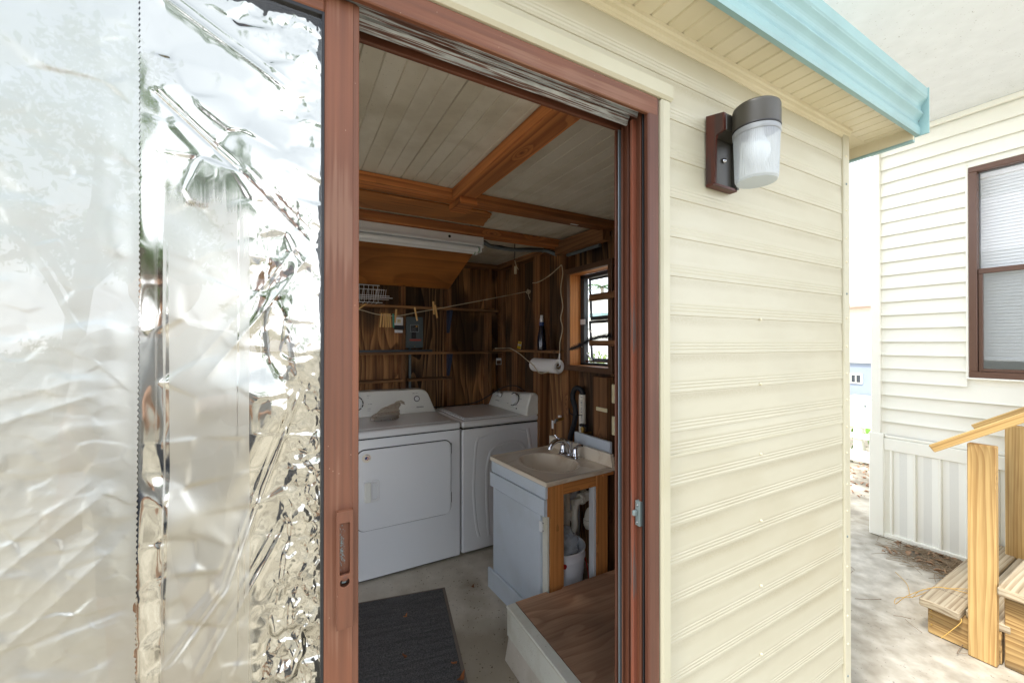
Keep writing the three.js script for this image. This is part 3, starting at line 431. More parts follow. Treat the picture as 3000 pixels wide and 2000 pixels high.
  const grid = (xs, ys, pos) => { const nx = xs.length, ny = ys.length, P = new Float32Array(nx * ny * 3), U = new Float32Array(nx * ny * 2), I = []; for (let j = 0; j < ny; j++) for (let i = 0; i < nx; i++) { const k = j * nx + i, p = pos(xs[i], ys[j]); P[k * 3] = p[0]; P[k * 3 + 1] = p[1]; P[k * 3 + 2] = p[2]; U[k * 2] = p[0]; U[k * 2 + 1] = p[1]; } for (let j = 0; j < ny - 1; j++) for (let i = 0; i < nx - 1; i++) { const a = j * nx + i; I.push(a, a + 1, a + nx, a + 1, a + nx + 1, a + nx); } const g = new THREE.BufferGeometry(); g.setAttribute('position', new THREE.BufferAttribute(P, 3)); g.setAttribute('uv', new THREE.BufferAttribute(U, 2)); g.setIndex(I); g.computeVertexNormals(); return g; };
  const range = (a, b, s) => { const n = Math.max(1, Math.round((b - a) / s)), r = []; for (let i = 0; i <= n; i++) r.push(a + (b - a) * i / n); return r; };
  const ys = [...range(0.105, 0.82, 0.02), ...range(0.822, 1.963, 0.0019)];
  part('foil_sheet', grid([...range(-0.93, -0.21, 0.03), ...range(-0.2, 0.0462, 0.00105)], ys, (x, y) => [x, y, -0.0275 + Math.min(height(x, y) * 0.8, 0.0085) * (1 - 0.85 * sstep(-0.145, -0.172, x))]), foilMat, d).userData.label = 'crinkled mirror-like foil at the stile';
  // duller sheet with a pinked edge over the left of the pane
  const gA = facets(11, 0.09, 0.6, 13), gB = facets(12, 0.03, 0.7, 16), gC = facets(13, 0.011, 0.8, 12), tooth = y => { const t = (y / 0.0075) % 1; return 0.0022 * Math.abs(t - 0.5) * 2 + 0.0012 * Math.sin(y * 5) ; };
  const us = [...range(0, 0.8, 0.03), ...range(0.802, 1, 0.0016)];
  part('film_sheet', grid(us, ys, (u, y) => { const x = mix(-0.94, -0.1735 + tooth(y), u), c = sstep(1.55, 1.0, y); let h = 0.06 * gA(x, y) + (0.035 + 0.05 * c) * gB(x, y) + (0.014 + 0.02 * c) * gC(x, y) + fold(x, y, [-0.34, 1.34], [-0.21, 1.385], 0.011, 0.0016) + fold(x, y, [-0.36, 1.12], [-0.2, 1.26], 0.01, 0.0018) + fold(x, y, [-0.36, 1.02], [-0.18, 1.2], 0.011, 0.002) + fold(x, y, [-0.3, 0.88], [-0.18, 1.0], 0.011, 0.0018); return [x, y, -0.0238 + clamp(h, -0.0055, 0.0045) * (1 - 0.8 * sstep(-0.2, -0.175, x)) - 0.0025 * sstep(-0.21, -0.172, x)]; }), filmMat, d).userData.label = 'duller film with a pinked edge';
  settle(d);
}
// ---------- inside the shed ----------
{ // dryer
  const d = thing('dryer', 'white front loading clothes dryer with round sticker on its door', 'dryer');
  const x0 = 0.33, x1 = 1.026, zf = -1.873, zb = -2.53;
  part('cabinet', box(x0, x1, 0.018, 0.866, zb, zf, 'y', 0.006), M.enamel, d);
  part('foot', box(x0 + 0.03, x1 - 0.03, 0, 0.018, zb + 0.03, zf - 0.03, 'x', 0), M.gap, d);
  part('seam', box(x0 + 0.003, x1 - 0.003, 0.865, 0.871, zb, zf - 0.004, 'x', 0), M.gap, d);
  part('top_panel', box(x0, x1, 0.87, 0.914, zb, zf + 0.001, 'x', 0.008), M.enamelTop, d); part('top_ridge', box(x0 + 0.04, x1 - 0.04, 0.913, 0.9165, -2.385, zf - 0.075, 'x', 0.0024), M.enamelTop, d);
  const door = sub('door', d), cx = 0.66, cy = 0.563;
  part('door_gap', at(plate(0.6, 0.494, 0.05, 0.003, 0.0004, 10), cx, cy, zf - 0.001), M.gap, door); part('door_panel', at(plate(0.59, 0.484, 0.046, 0.014, 0.005, 10), cx, cy, zf + 0.0008), M.enamel, door);
  const hs = new THREE.Shape(); { const w = 0.044, h = 0.064, r = 0.015; hs.moveTo(-w + r, -h); hs.lineTo(w - r, -h); hs.absarc(w - r, -h + r, r, -Math.PI / 2, 0); hs.lineTo(w, h - r); hs.absarc(w - r, h - r, r, 0, Math.PI / 2); hs.lineTo(-w + r, h); hs.absarc(-w + r, h - r, r, Math.PI / 2, Math.PI); hs.lineTo(-w, -h + r); hs.absarc(-w + r, -h + r, r, Math.PI, Math.PI * 1.5); }
  const hole = new THREE.Path(); hole.moveTo(0.002, -0.05); hole.lineTo(0.022, -0.05); hole.absarc(0.022, -0.036, 0.014, -Math.PI / 2, 0); hole.lineTo(0.036, 0.036); hole.absarc(0.022, 0.036, 0.014, 0, Math.PI / 2); hole.lineTo(0.002, 0.05); hole.closePath(); hs.holes.push(hole);
  part('handle', at(new THREE.ExtrudeGeometry(hs, { depth: 0.004, bevelEnabled: true, bevelThickness: 0.002, bevelSize: 0.002, bevelSegments: 2 }), 0.447, 0.556, zf + 0.0148), M.enamelTop, door);
  part('grip', at(plate(0.036, 0.118, 0.008, 0.016, 0.004), 0.424, 0.556, zf + 0.018), M.console, door);
  for (const y of [0.75, 0.425]) part('hinge', box(0.953, 0.961, y - 0.034, y + 0.034, zf + 0.001, zf + 0.0135, 'y', 0.002), M.steel, door);
  part('sticker', at(new THREE.CylinderGeometry(0.0275, 0.0275, 0.0012, 32).rotateX(Math.PI / 2), 0.418, 0.76, zf + 0.0152), M.paper, door);
  const st = drawn(256, 256, (c, w) => { c.fillStyle = '#efe9d8'; c.beginPath(); c.arc(128, 128, 127, 0, 7); c.fill(); c.save(); c.translate(128, 128); c.font = 'bold 40px sans-serif'; c.textAlign = 'center'; const tx = 'AMERICA'; for (let i = 0; i < 7; i++) { c.save(); c.rotate(-0.15 + i * 0.36); c.fillStyle = i < 3 ? '#243a72' : i < 5 ? '#b03434' : '#243a72'; c.fillText(tx[i], 0, -82); c.restore(); } c.restore(); c.save(); c.beginPath(); c.arc(140, 140, 60, 0, 7); c.clip(); c.fillStyle = '#e8e2d2'; c.fillRect(60, 60, 160, 160); c.fillStyle = '#b02c34'; for (let i = 0; i < 4; i++) { c.save(); c.translate(140, 140); c.rotate(0.7); c.fillRect(-70, -50 + i * 34, 150, 16); c.restore(); } c.fillStyle = '#23407e'; c.beginPath(); c.arc(108, 124, 40, 0, 7); c.fill(); c.restore(); });
  part('sticker_print', decal([0.418, 0.76, zf + 0.0162], [0.0262, 0, 0], [0, 0.0262, 0]), mat({ map: st, roughness: 0.5, transparent: true }), door);
  // console, leaning back
  const s = new THREE.Shape(); s.moveTo(x0 - 0.002, 0); s.lineTo(x1 - 0.002, 0); s.lineTo(x1 - 0.045, 0.125); s.quadraticCurveTo(x1 - 0.062, 0.172, x1 - 0.115, 0.174); s.lineTo(x0 + 0.11, 0.178); s.quadraticCurveTo(x0 + 0.06, 0.172, x0 + 0.043, 0.125); s.closePath();
  const g = new THREE.ExtrudeGeometry(s, { depth: 0.09, bevelEnabled: true, bevelThickness: 0.008, bevelSize: 0.008, bevelOffset: -0.008, bevelSegments: 3, curveSegments: 8 }); const p = g.attributes.position; for (let i = 0; i < p.count; i++) p.setZ(i, p.getZ(i) - p.getY(i) * 0.36); g.computeVertexNormals(); const con = part('control_panel', at(g, 0, 0.9145, -2.482), M.console, d);
  const on = (x, y, o = 0) => [x, y, -2.482 + 0.098 - (y - 0.9145) * 0.36 + o], tilt = Math.atan(0.36), face = (geo, x, y, o) => { geo.rotateX(-tilt); const q = on(x, y, o); return at(geo, ...q); };
  part('knob_ring', face(new THREE.CylinderGeometry(0.0225, 0.0225, 0.003, 32).rotateX(Math.PI / 2), 0.883, 1.018, 0.001), M.black, con); part('start_button', face(new THREE.CylinderGeometry(0.0165, 0.018, 0.008, 28).rotateX(Math.PI / 2), 0.883, 1.018, 0.004), M.knob, con);
  part('dial', face(new THREE.CylinderGeometry(0.036, 0.039, 0.018, 40).rotateX(Math.PI / 2), 0.438, 1.012, 0.008), M.knob, con);
  const pr = drawn(1024, 256, (c, w, h) => { const X = x => (x - 0.35) / 0.66 * w, Y = y => h - (y - 0.92) / 0.16 * h; c.fillStyle = '#1c1c22'; c.font = 'italic bold 25px serif'; c.textAlign = 'center'; c.fillText('Amana', X(0.9), Y(0.952)); c.fillStyle = '#77786e'; fine(c, X(0.855), Y(1.056), 62, 9); c.strokeStyle = '#20222a'; c.lineWidth = 11; const a = (f, t) => { c.beginPath(); c.ellipse(X(0.438), Y(1.012), 0.047 / 0.66 * w, 0.047 / 0.16 * h, 0, f, t); c.stroke(); }; a(-1.2, -0.5); a(-0.4, 0.1); a(0.2, 0.6); a(0.8, 1.3); c.fillStyle = '#5c5e58'; for (const [x, y, n] of [[0.515, 1.06, 40], [0.515, 1.045, 26], [0.52, 1.0, 44], [0.515, 0.968, 36], [0.515, 0.955, 30]]) fine(c, X(x), Y(y), n, 8, n); });
  const u = [0.33, 0, 0], v = [0, 0.08, -0.08 * 0.36]; part('print', decal(on(0.68, 1.0, 0.0012), u, v), mat({ map: pr, transparent: true, roughness: 0.5 }), con);
  settle(d);
}
{ // washer, turned so that its side faces the door
  const w = thing('washing_machine', 'white top loading washing machine standing sideways beside the dryer', 'washer');
  const x0 = 1.038, x1 = 1.68, zf = -1.872, zb = -2.53;
  part('cabinet', box(x0, x1, 0.02, 0.864, zb, zf, 'y', 0.01), M.enamel, w); part('foot', box(x0 + 0.04, x1 - 0.04, 0, 0.02, zb + 0.04, zf - 0.04, 'x', 0), M.gap, w); part('seam', box(x0 + 0.004, x1 - 0.004, 0.862, 0.87, zb + 0.004, zf - 0.004, 'x', 0), M.gap, w);
  part('top_panel', box(x0 - 0.001, x1 + 0.001, 0.868, 0.914, zb, zf + 0.002, 'x', 0.013), M.enamelTop, w);
  part('lid_rim', box(x0 + 0.035, 1.5, 0.912, 0.921, zb + 0.03, zf - 0.05, 'x', 0.004), M.enamelTop, w); part('lid', box(x0 + 0.052, 1.485, 0.9215, 0.925, zb + 0.05, zf - 0.07, 'x', 0.0015), M.enamelTop, w);
  const pts = [[1.545, 0.9142], [1.552, 0.94], [1.585, 1.055], [1.593, 1.078], [1.606, 1.089], [1.625, 1.09], [1.645, 1.075], [1.66, 1.045], [1.672, 0.98], [1.676, 0.9142]], sh = new THREE.Shape(); sh.moveTo(...pts[0]); sh.splineThru(pts.slice(1).map(p => new THREE.Vector2(...p))); sh.closePath();
  const g = new THREE.ExtrudeGeometry(sh, { depth: 0.62, bevelEnabled: true, bevelThickness: 0.014, bevelSize: 0.012, bevelOffset: -0.012, bevelSegments: 4, curveSegments: 20 }); const P = g.attributes.position; for (let i = 0; i < P.count; i++) { const z = P.getZ(i), y = P.getY(i), k = Math.pow(Math.abs(z / 0.62 - 0.5) * 2, 4); P.setY(i, 0.9142 + (y - 0.9142) * (1 - 0.24 * k * (z < 0.31 ? 1.4 : 0.3))); P.setX(i, P.getX(i) - 0.012 * sstep(0.15, 0.35, z) * sstep(0.0, 0.06, y - 0.9142) * (P.getX(i) < 1.6 ? 1 : 0)); } g.computeVertexNormals();
  const con = part('control_panel', at(g, 0, 0, -2.5), M.console, w); const lean = Math.atan2(1.055 - 0.94, 1.585 - 1.552), fx = y => 1.552 + (y - 0.94) * (0.033 / 0.115);
  const onFace = (geo, y, z, o) => { geo.rotateZ(Math.PI / 2 - (Math.PI / 2 - lean)); return at(geo, fx(y) - o, y, z); }; // cylinder axis turned to face -x
  const cyl = (r1, r2, h) => new THREE.CylinderGeometry(r1, r2, h, 28);
  const knobAt = (name, r, y, z) => { part(name + '_ring', onFace(cyl(r * 1.22, r * 1.22, 0.003), y, z, 0.012), M.black, con); part(name, onFace(cyl(r, r * 1.08, 0.022), y, z, 0.02), M.knob, con); part('grip_bar', onFace(new THREE.BoxGeometry(r * 0.4, 0.014, r * 1.7), y, z, 0.034), M.knob, con); };
  knobAt('dial', 0.036, 1.012, -2.05); knobAt('knob', 0.018, 1.022, -2.38); knobAt('knob', 0.018, 1.02, -2.31);
  const pr = drawn(512, 256, (c, W, H) => { c.strokeStyle = '#22242c'; c.lineWidth = 12; const a = (f, t) => { c.beginPath(); c.ellipse(370, 110, 62, 90, 0, f, t); c.stroke(); }; a(-2.4, -1.1); a(-0.9, -0.1); a(0.3, 1.9); c.fillStyle = '#444640'; for (const [x, y, n] of [[325, 20, 40], [420, 30, 30], [444, 90, 46], [424, 190, 32], [280, 190, 30]]) fine(c, x, y, n, 10, n); for (let i = 0; i < 6; i++) { c.beginPath(); c.arc(330 + i * 17, 225, 3, 0, 7); c.fill(); } c.beginPath(); c.arc(448, 226, 10, 0, 7); c.fill(); fine(c, 40, 40, 46, 9, 5); fine(c, 105, 44, 60, 9, 6); c.font = 'italic bold 20px serif'; c.fillText('Amana', 70, 190); });
  const sl = 0.033 / 0.115; part('print', decal([fx(1.0) - 0.0118, 1.0, -2.2], [0, 0, 0.25], [0.068 * sl, 0.068, 0]), mat({ map: pr, transparent: true, roughness: 0.5 }), con);
  // pressed ribs of the side panel
  const emboss = (pts, r) => { const t = tube(pts.map(([x, y]) => [x, y, 0]), r, 30, 8); t.scale(1, 1, 0.22); t.computeVertexNormals(); part('pressed_rib', at(t, 0, 0, zf - 0.0005), M.enamel, w); };
  emboss([[1.165, 0.8], [1.15, 0.78], [1.13, 0.6], [1.125, 0.4], [1.15, 0.16], [1.165, 0.11]], 0.011); emboss([[1.56, 0.82], [1.575, 0.74], [1.59, 0.62]], 0.015); emboss([[1.24, 0.1], [1.225, 0.4], [1.235, 0.62], [1.27, 0.7], [1.36, 0.73], [1.46, 0.73], [1.52, 0.7], [1.545, 0.6], [1.55, 0.4]], 0.013); emboss([[1.175, 0.79], [1.3, 0.815], [1.44, 0.825], [1.54, 0.8]], 0.008);
  settle(w);
}
one('power_cord', 'thin black cord draped over the washing machine controls', 'cord', tube([[0.9, 0.93, -2.52], [1.1, 0.9275, -2.5], [1.3, 0.932, -2.49], [1.42, 0.95, -2.47], [1.5, 1.0, -2.42], [1.55, 1.06, -2.33], [1.59, 1.099, -2.22], [1.63, 1.1, -2.15], [1.67, 1.06, -2.1], [1.69, 0.98, -2.06]], 0.0042, 60, 6), M.black);
{ // bag of hardware on the dryer
  const b = thing('plastic_bag', 'smoky clear plastic bag of dark hardware lying on the dryer', 'bag'), n1 = fbm(211, 7, 5, 3), n2 = fbm(212, 5, 4, 4);
  const film = grid2(44, 26, (u, v) => { const a = u * 6.2832, t = v, n = n1(u, v * 0.9) - 0.5, c = n2(u, v * 0.8 + 0.1) - 0.5, r = Math.pow(1 - t, 0.62) * (1 + 0.45 * n) + 0.05; return [0.1 * r * Math.cos(a) + 0.095 * t * t + 0.05 * c * t, 0.006 + 0.1 * Math.pow(t, 0.8) + 0.035 * n * t + 0.02 * c, 0.05 * r * Math.sin(a) + 0.03 * c]; }).toNonIndexed(); film.computeVertexNormals(); part('bag_film', at(film, 0.6, 0.9175, -2.2), M.bag, b);
  const tail = grid2(16, 6, (u, w) => [0.06 + u * 0.075, 0.1 + 0.016 * Math.sin(u * 3) + (w - 0.5) * (0.016 + 0.05 * u * (1 - u)), 0.014 * Math.sin(u * 8 + w * 4) + 0.01 * (w - 0.5)]).toNonIndexed(); tail.computeVertexNormals(); part('bag_tail', at(tail, 0.6, 0.9175, -2.2), M.bag, b);
  const r = rng(9), L = []; for (let i = 0; i < 110; i++) { const q = i % 3 ? new THREE.TetrahedronGeometry(rr(0.006, 0.011, r)) : new THREE.CylinderGeometry(0.0035, 0.0035, rr(0.014, 0.03, r), 6); q.rotateX(r() * 6); q.rotateY(r() * 6); const a = r() * 6.28, d = Math.sqrt(r()); L.push(at(q, 0.605 + Math.cos(a) * d * 0.085, 0.924 + r() * 0.022 * (1 - d * 0.6), -2.2 + Math.sin(a) * d * 0.042)); } const h = part('hardware', join(L), mat({ color: S(92, 78, 60), roughness: 0.45, metalness: 0.4 }), b); h.userData.kind = 'stuff';
  settle(b);
}
function grid2(nu, nv, f) { const P = [], U = [], I = []; for (let j = 0; j <= nv; j++) for (let i = 0; i <= nu; i++) { const q = f(i / nu, j / nv); P.push(...q); U.push(q[0], q[2]); } for (let j = 0; j < nv; j++) for (let i = 0; i < nu; i++) { const a = j * (nu + 1) + i; I.push(a, a + 1, a + nu + 1, a + 1, a + nu + 2, a + nu + 1); } const g = new THREE.BufferGeometry(); g.setAttribute('position', new THREE.Float32BufferAttribute(P, 3)); g.setAttribute('uv', new THREE.Float32BufferAttribute(U, 2)); g.setIndex(I); g.computeVertexNormals(); return g; }
{ // sink cabinet: marbled top with basin, painted front to the left, open wooden frame toward the door
  const v = thing('sink_cabinet', 'small sink cabinet with marbled top, white doors and open wooden side', 'sink cabinet');
  const X0 = 1.1, X1 = 1.545, Z1 = -0.95, Z0 = -1.475, top = 0.775;
  const t = sub('sink_top', v), cx = 1.315, cz = -1.205;
  part('basin', grid2(70, 80, (a, b) => { const x = mix(X0 - 0.008, X1, a), z = mix(Z1 + 0.012, Z0 - 0.012, b), d = Math.hypot((x - cx) / 0.142, (z - cz) / 0.185); let y = top; if (d < 1) { y -= 0.105 * (1 - Math.pow(d, 3.2)); y -= 0.004; } else y += 0.003 * Math.exp(-Math.pow((d - 1.06) / 0.05, 2)) - 0.004 * sstep(1.0, 1.03, d) * sstep(1.06, 1.03, d) + 0.004 * sstep(0.012, 0.0, Math.min(x - X0 + 0.008, Z1 + 0.012 - z, z - Z0 + 0.012)) ; return [x, y, z]; }), M.marble, t);
  const e = 0.024; for (const g of [box(X0 - 0.0085, X0 + 0.012, top - e, top - 0.0005, Z0 - 0.012, Z1 + 0.012, 'z', 0.004), box(X0 - 0.006, X1, top - e, top - 0.0005, Z1 - 0.006, Z1 + 0.0125, 'x', 0.004), box(X0, X1, top - e, top - 0.0005, Z0 - 0.0125, Z0 + 0.006, 'x', 0.004)]) part('edge', g, M.marble, t);
  part('backsplash', (() => { const a = [[Z1 + 0.0125, top - 0.02], [Z1 + 0.0125, top + 0.004], [Z1 - 0.0, top + 0.068], [Z0 - 0.0125, top + 0.068], [Z0 - 0.0125, top - 0.02]], F = [a.map(([z, y]) => [X1 - 0.004, y, z]), a.map(([z, y]) => [X1 + 0.018, y, z]).reverse()]; for (let i = 0; i < 5; i++) { const j = (i + 1) % 5; F.push([[X1 - 0.004, a[j][1], a[j][0]], [X1 - 0.004, a[i][1], a[i][0]], [X1 + 0.018, a[i][1], a[i][0]], [X1 + 0.018, a[j][1], a[j][0]]]); } return poly(F, 'z'); })(), M.marble, t);
  part('drain', at(new THREE.CylinderGeometry(0.022, 0.022, 0.004, 20), cx, top - 0.107, cz), M.chrome, t);
  // faucet
  const f = sub('faucet', v), fx = 1.485, fz = -1.225;
  part('base', at(plate(0.165, 0.052, 0.025, 0.016, 0.005).rotateX(-Math.PI / 2).rotateY(Math.PI / 2), fx, top - 0.001, fz), M.chrome, f);
  part('spout', (() => { const g = tube([[fx, top + 0.01, fz], [fx - 0.002, top + 0.06, fz], [fx - 0.03, top + 0.095, fz - 0.004], [fx - 0.075, top + 0.105, fz - 0.01], [fx - 0.115, top + 0.09, fz - 0.014], [fx - 0.132, top + 0.07, fz - 0.016]], 0.0135, 40, 14); return g; })(), M.chrome, f);
  part('aerator', rod([fx - 0.128, top + 0.076, fz - 0.0155], [fx - 0.134, top + 0.058, fz - 0.0165], 0.0115, 14), M.chrome, f); part('lift_rod', rod([fx + 0.02, top + 0.01, fz], [fx + 0.022, top + 0.075, fz], 0.0035, 8), M.chrome, f); part('lift_knob', at(new THREE.SphereGeometry(0.007, 12, 8), fx + 0.022, top + 0.078, fz), M.chrome, f);
  for (const [s, a] of [[1, 0.06], [-1, -0.05]]) { const hz = fz + s * 0.055; part('handle_body', at(lathe([[0.001, 0.056], [0.012, 0.054], [0.016, 0.045], [0.0175, 0.03], [0.021, 0.018], [0.025, 0.012], [0.026, 0.0], [0.001, 0]].reverse(), 24), fx + 0.002, top + 0.012, hz), M.chrome, f); part('lever', tube([[fx + 0.002, top + 0.055, hz], [fx + 0.002 - (s < 0 ? 0.012 : -0.004), top + 0.075, hz + s * 0.014], [fx - (s < 0 ? 0.03 : -0.012), top + 0.085 + (s < 0 ? 0.03 : 0), hz + s * 0.045]], 0.0075, 16, 10), M.chrome, f); }
  // painted face (toward the dryer)
  part('drawer_panel', box(X0 - 0.004, X0 + 0.014, 0.69, 0.7505, Z0, Z1 - 0.0005, 'z', 0.002), M.paleBlue, v); part('drawer_panel', box(X0 - 0.012, X0 + 0.01, 0.606, 0.687, Z0 - 0.004, Z1 - 0.001, 'z', 0.002), M.paleBlue, v);
  part('door', box(X0 - 0.002, X0 + 0.016, 0.112, 0.6, Z0 + 0.03, Z1 - 0.045, 'y', 0.003), M.paleBlue, v); part('face_stile', box(X0 + 0.008, X0 + 0.022, 0.0, 0.602, Z1 - 0.04, Z1 - 0.0008, 'y', 0.002), M.paintWorn, v); part('face_stile', box(X0 + 0.008, X0 + 0.022, 0.0, 0.602, Z0, Z0 + 0.028, 'y', 0.002), M.paleBlue, v);
  part('hinge', box(X0 - 0.006, X0 + 0.009, 0.52, 0.572, Z1 - 0.052, Z1 - 0.03, 'y', 0.003), M.white, v); for (const y of [0.527, 0.565]) part('screw', at(new THREE.SphereGeometry(0.0035, 8, 6), X0 + 0.003, y, Z1 - 0.027), M.steel, v);
  part('toe_board', box(X0 - 0.018, X0 - 0.003, 0.0, 0.118, Z0 - 0.02, Z1 - 0.1, 'z', 0.003), M.paleBlue, v);
  // wooden frame toward the door
  part('panel_edge', box(X0 + 0.0105, X0 + 0.0265, 0.603, 0.7505, Z1 - 0.02, Z1 + 0.003, 'y', 0.001), M.orange, v);
  part('post', box(X0 + 0.0272, X0 + 0.113, 0.0, 0.7505, Z1 - 0.037, Z1 + 0.001, 'y', 0.002), M.orange, v); part('post', box(1.437, 1.52, 0.0, 0.7505, Z1 - 0.037, Z1 + 0.001, 'y', 0.002), M.orange, v);
  part('rail', box(X0 + 0.1135, 1.4365, 0.69, 0.7505, Z1 - 0.037, Z1 - 0.002, 'x', 0.002), M.orange, v); part('bearer', box(1.48, 1.56, 0.735, 0.7495, Z1 - 0.06, Z1 + 0.008, 'x', 0.002), M.orange, v);
  part('white_batten', box(1.416, 1.4362, 0.0, 0.689, Z1 - 0.036, Z1 - 0.001, 'y', 0.002), M.white, v); part('rear_post', box(X0 + 0.03, X0 + 0.068, 0, 0.75, Z0, Z0 + 0.088, 'y', 0.002), M.stud, v); part('rear_post', box(1.48, 1.518, 0, 0.75, Z0, Z0 + 0.088, 'y', 0.002), M.stud, v);
  part('stamp', decal([X0 + 0.071, 0.537, Z1 + 0.0016], [0.007, 0, 0], [0, 0.018, 0]), mat({ map: drawn(64, 160, (c) => { c.strokeStyle = '#3a2410'; c.lineWidth = 5; c.strokeRect(10, 50, 44, 100); c.beginPath(); c.moveTo(14, 42); c.lineTo(32, 6); c.lineTo(50, 42); c.stroke(); c.fillStyle = '#3a2410'; fine(c, 16, 84, 30, 18, 7); fine(c, 16, 112, 30, 18, 8); fine(c, 16, 140, 30, 18, 9); }), transparent: true, roughness: 0.8 }), v);
  settle(v, 0.062, [X0, 0, Z1]);
}
{ // drain pipes under the sink
  const p = thing('drain_pipe', 'off white plastic trap and drain pipe under the sink', 'pipe');
  part('tailpiece', rod([1.43, 0.66, -1.22], [1.43, 0.44, -1.22], 0.017, 16), M.pvc, p); part('slip_nut', rod([1.43, 0.47, -1.22], [1.43, 0.44, -1.22], 0.027, 16), M.pvc, p);
  part('trap', tube([[1.43, 0.45, -1.22], [1.43, 0.37, -1.22], [1.442, 0.345, -1.215], [1.46, 0.345, -1.21], [1.472, 0.37, -1.205], [1.472, 0.46, -1.205], [1.485, 0.51, -1.205], [1.52, 0.525, -1.205]], 0.02, 40, 14), M.pvc, p);
  part('arm', rod([1.46, 0.513, -1.205], [1.7, 0.56, -1.23], 0.02, 16), M.pvc, p); part('coupling', rod([1.54, 0.529, -1.213], [1.58, 0.537, -1.217], 0.029, 18), M.pvc, p); part('coupling', rod([1.52, 0.525, -1.211], [1.535, 0.528, -1.212], 0.033, 18), M.pvc, p);
  settle(p);
  const q = thing('pipe_elbow', 'white plastic elbow with rounded cap by the cabinet post', 'pipe'); part('elbow', tube([[1.68, 0.44, -1.2], [1.62, 0.45, -1.2], [1.588, 0.445, -1.2], [1.573, 0.415, -1.2], [1.573, 0.37, -1.2]], 0.023, 24, 16), M.pvc, q); part('collar', rod([1.573, 0.4, -1.2], [1.573, 0.375, -1.2], 0.03, 18), M.pvc, q); part('cap', at(lathe([[0.0005, -0.035], [0.018, -0.03], [0.027, -0.012], [0.028, 0]], 20), 1.573, 0.375, -1.2), M.pvc, q); settle(q);
  const h = thing('water_tank', 'slim white metal tank with a black cable behind the sink', 'tank'); part('shell', at(lathe([[0.0005, 0.72], [0.05, 0.715], [0.06, 0.7], [0.06, 0.005], [0.055, 0], [0.0005, 0]].reverse(), 32), 1.575, 0.0, -1.375), M.enamel, h);
  part('access_plate', at(plate(0.05, 0.17, 0.006, 0.006, 0.002).rotateY(-0.55), 1.547, 0.5, -1.316), M.enamel, h); part('knockout', at(new THREE.CylinderGeometry(0.006, 0.006, 0.004, 12).rotateX(Math.PI / 2).rotateY(-0.55), 1.5435, 0.47, -1.31), M.gap, h); part('cable', tube([[1.545, 0.56, -1.312], [1.52, 0.56, -1.29], [1.56, 0.575, -1.24], [1.62, 0.64, -1.25]], 0.007, 24, 8), M.black, h); part('warning_label', at(plate(0.03, 0.014, 0.004, 0.001, 0.0003).rotateY(-0.55), 1.5445, 0.615, -1.315), M.almond, h); settle(h);
  const s = thing('supply_hose', 'black supply hose hanging behind the bucket', 'hose'); part('hose', tube([[1.38, 0.68, -1.4], [1.385, 0.5, -1.36], [1.42, 0.34, -1.35], [1.44, 0.24, -1.36], [1.44, 0.02, -1.38]], 0.008, 30, 8), M.black, s); settle(s);
}
{ // bucket with bubble wrap
  const b = thing('bucket', 'white plastic bucket under the sink', 'bucket'); const c = [1.31, 0.0, -1.13];
  part('pail', at(lathe([[0.001, 0.004], [0.118, 0.004], [0.12, 0.0], [0.124, 0.006], [0.13, 0.2], [0.132, 0.212], [0.13, 0.222], [0.1345, 0.232], [0.133, 0.26], [0.136, 0.27], [0.136, 0.3], [0.141, 0.302], [0.141, 0.312], [0.136, 0.314], [0.137, 0.34], [0.142, 0.344], [0.142, 0.352], [0.133, 0.352], [0.13, 0.3], [0.12, 0.01], [0.001, 0.01]], 40), ...c), M.plastic, b);
  part('bail', tube([[c[0] + 0.142, 0.3, c[2] + 0.02], [c[0] + 0.155, 0.2, c[2] + 0.05], [c[0] + 0.15, 0.13, c[2] + 0.07]], 0.003, 16, 6), mat({ color: S(196, 60, 44), roughness: 0.5 }), b); part('bail_ear', at(new THREE.CylinderGeometry(0.012, 0.012, 0.008, 14).rotateX(Math.PI / 2), c[0] - 0.06, 0.3, c[2] + 0.129), mat({ color: S(180, 40, 40), roughness: 0.5 }), b); settle(b);
  const w = thing('bubble_wrap', 'clear bubble wrap heaped in the bucket', 'packaging'), n = fbm(221, 5, 5, 3); const g = new THREE.SphereGeometry(1, 40, 28, 0, 6.2832, 0, 1.7), p = g.attributes.position; for (let i = 0; i < p.count; i++) { const x = p.getX(i), y = p.getY(i), z = p.getZ(i), k = 1 + (n(Math.atan2(z, x) / 6.283 + 0.5, y * 0.5 + 0.5) - 0.5) * 0.75; p.setXYZ(i, x * 0.115 * k, y * 0.13 * k, z * 0.11 * k); } const ng = g.toNonIndexed(); ng.computeVertexNormals(); part('wrap', at(ng, c[0], 0.325, c[2]), M.clearBag, w); part('inner_fold', at(ng.clone().scale(0.8, 0.85, 0.8).rotateY(1), c[0], 0.06, c[2]), M.clearBag, w); settle(w);
  const j = thing('bottle', 'clear bottle with yellow film and black cap behind the bucket', 'bottle'); part('body', at(lathe([[0.001, 0], [0.035, 0], [0.037, 0.01], [0.037, 0.14], [0.03, 0.17], [0.014, 0.19], [0.014, 0.2]], 20), 0, 0, 0).rotateZ(-0.7).translate(1.345, 0.215, -1.26), mat({ color: S(222, 208, 150), roughness: 0.25, transmission: 0.5, thickness: 0 }), j); part('cap', at(new THREE.CylinderGeometry(0.019, 0.019, 0.026, 16), 0, 0.208, 0).rotateZ(-0.7).translate(1.345, 0.215, -1.26), M.black, j); settle(j);
}
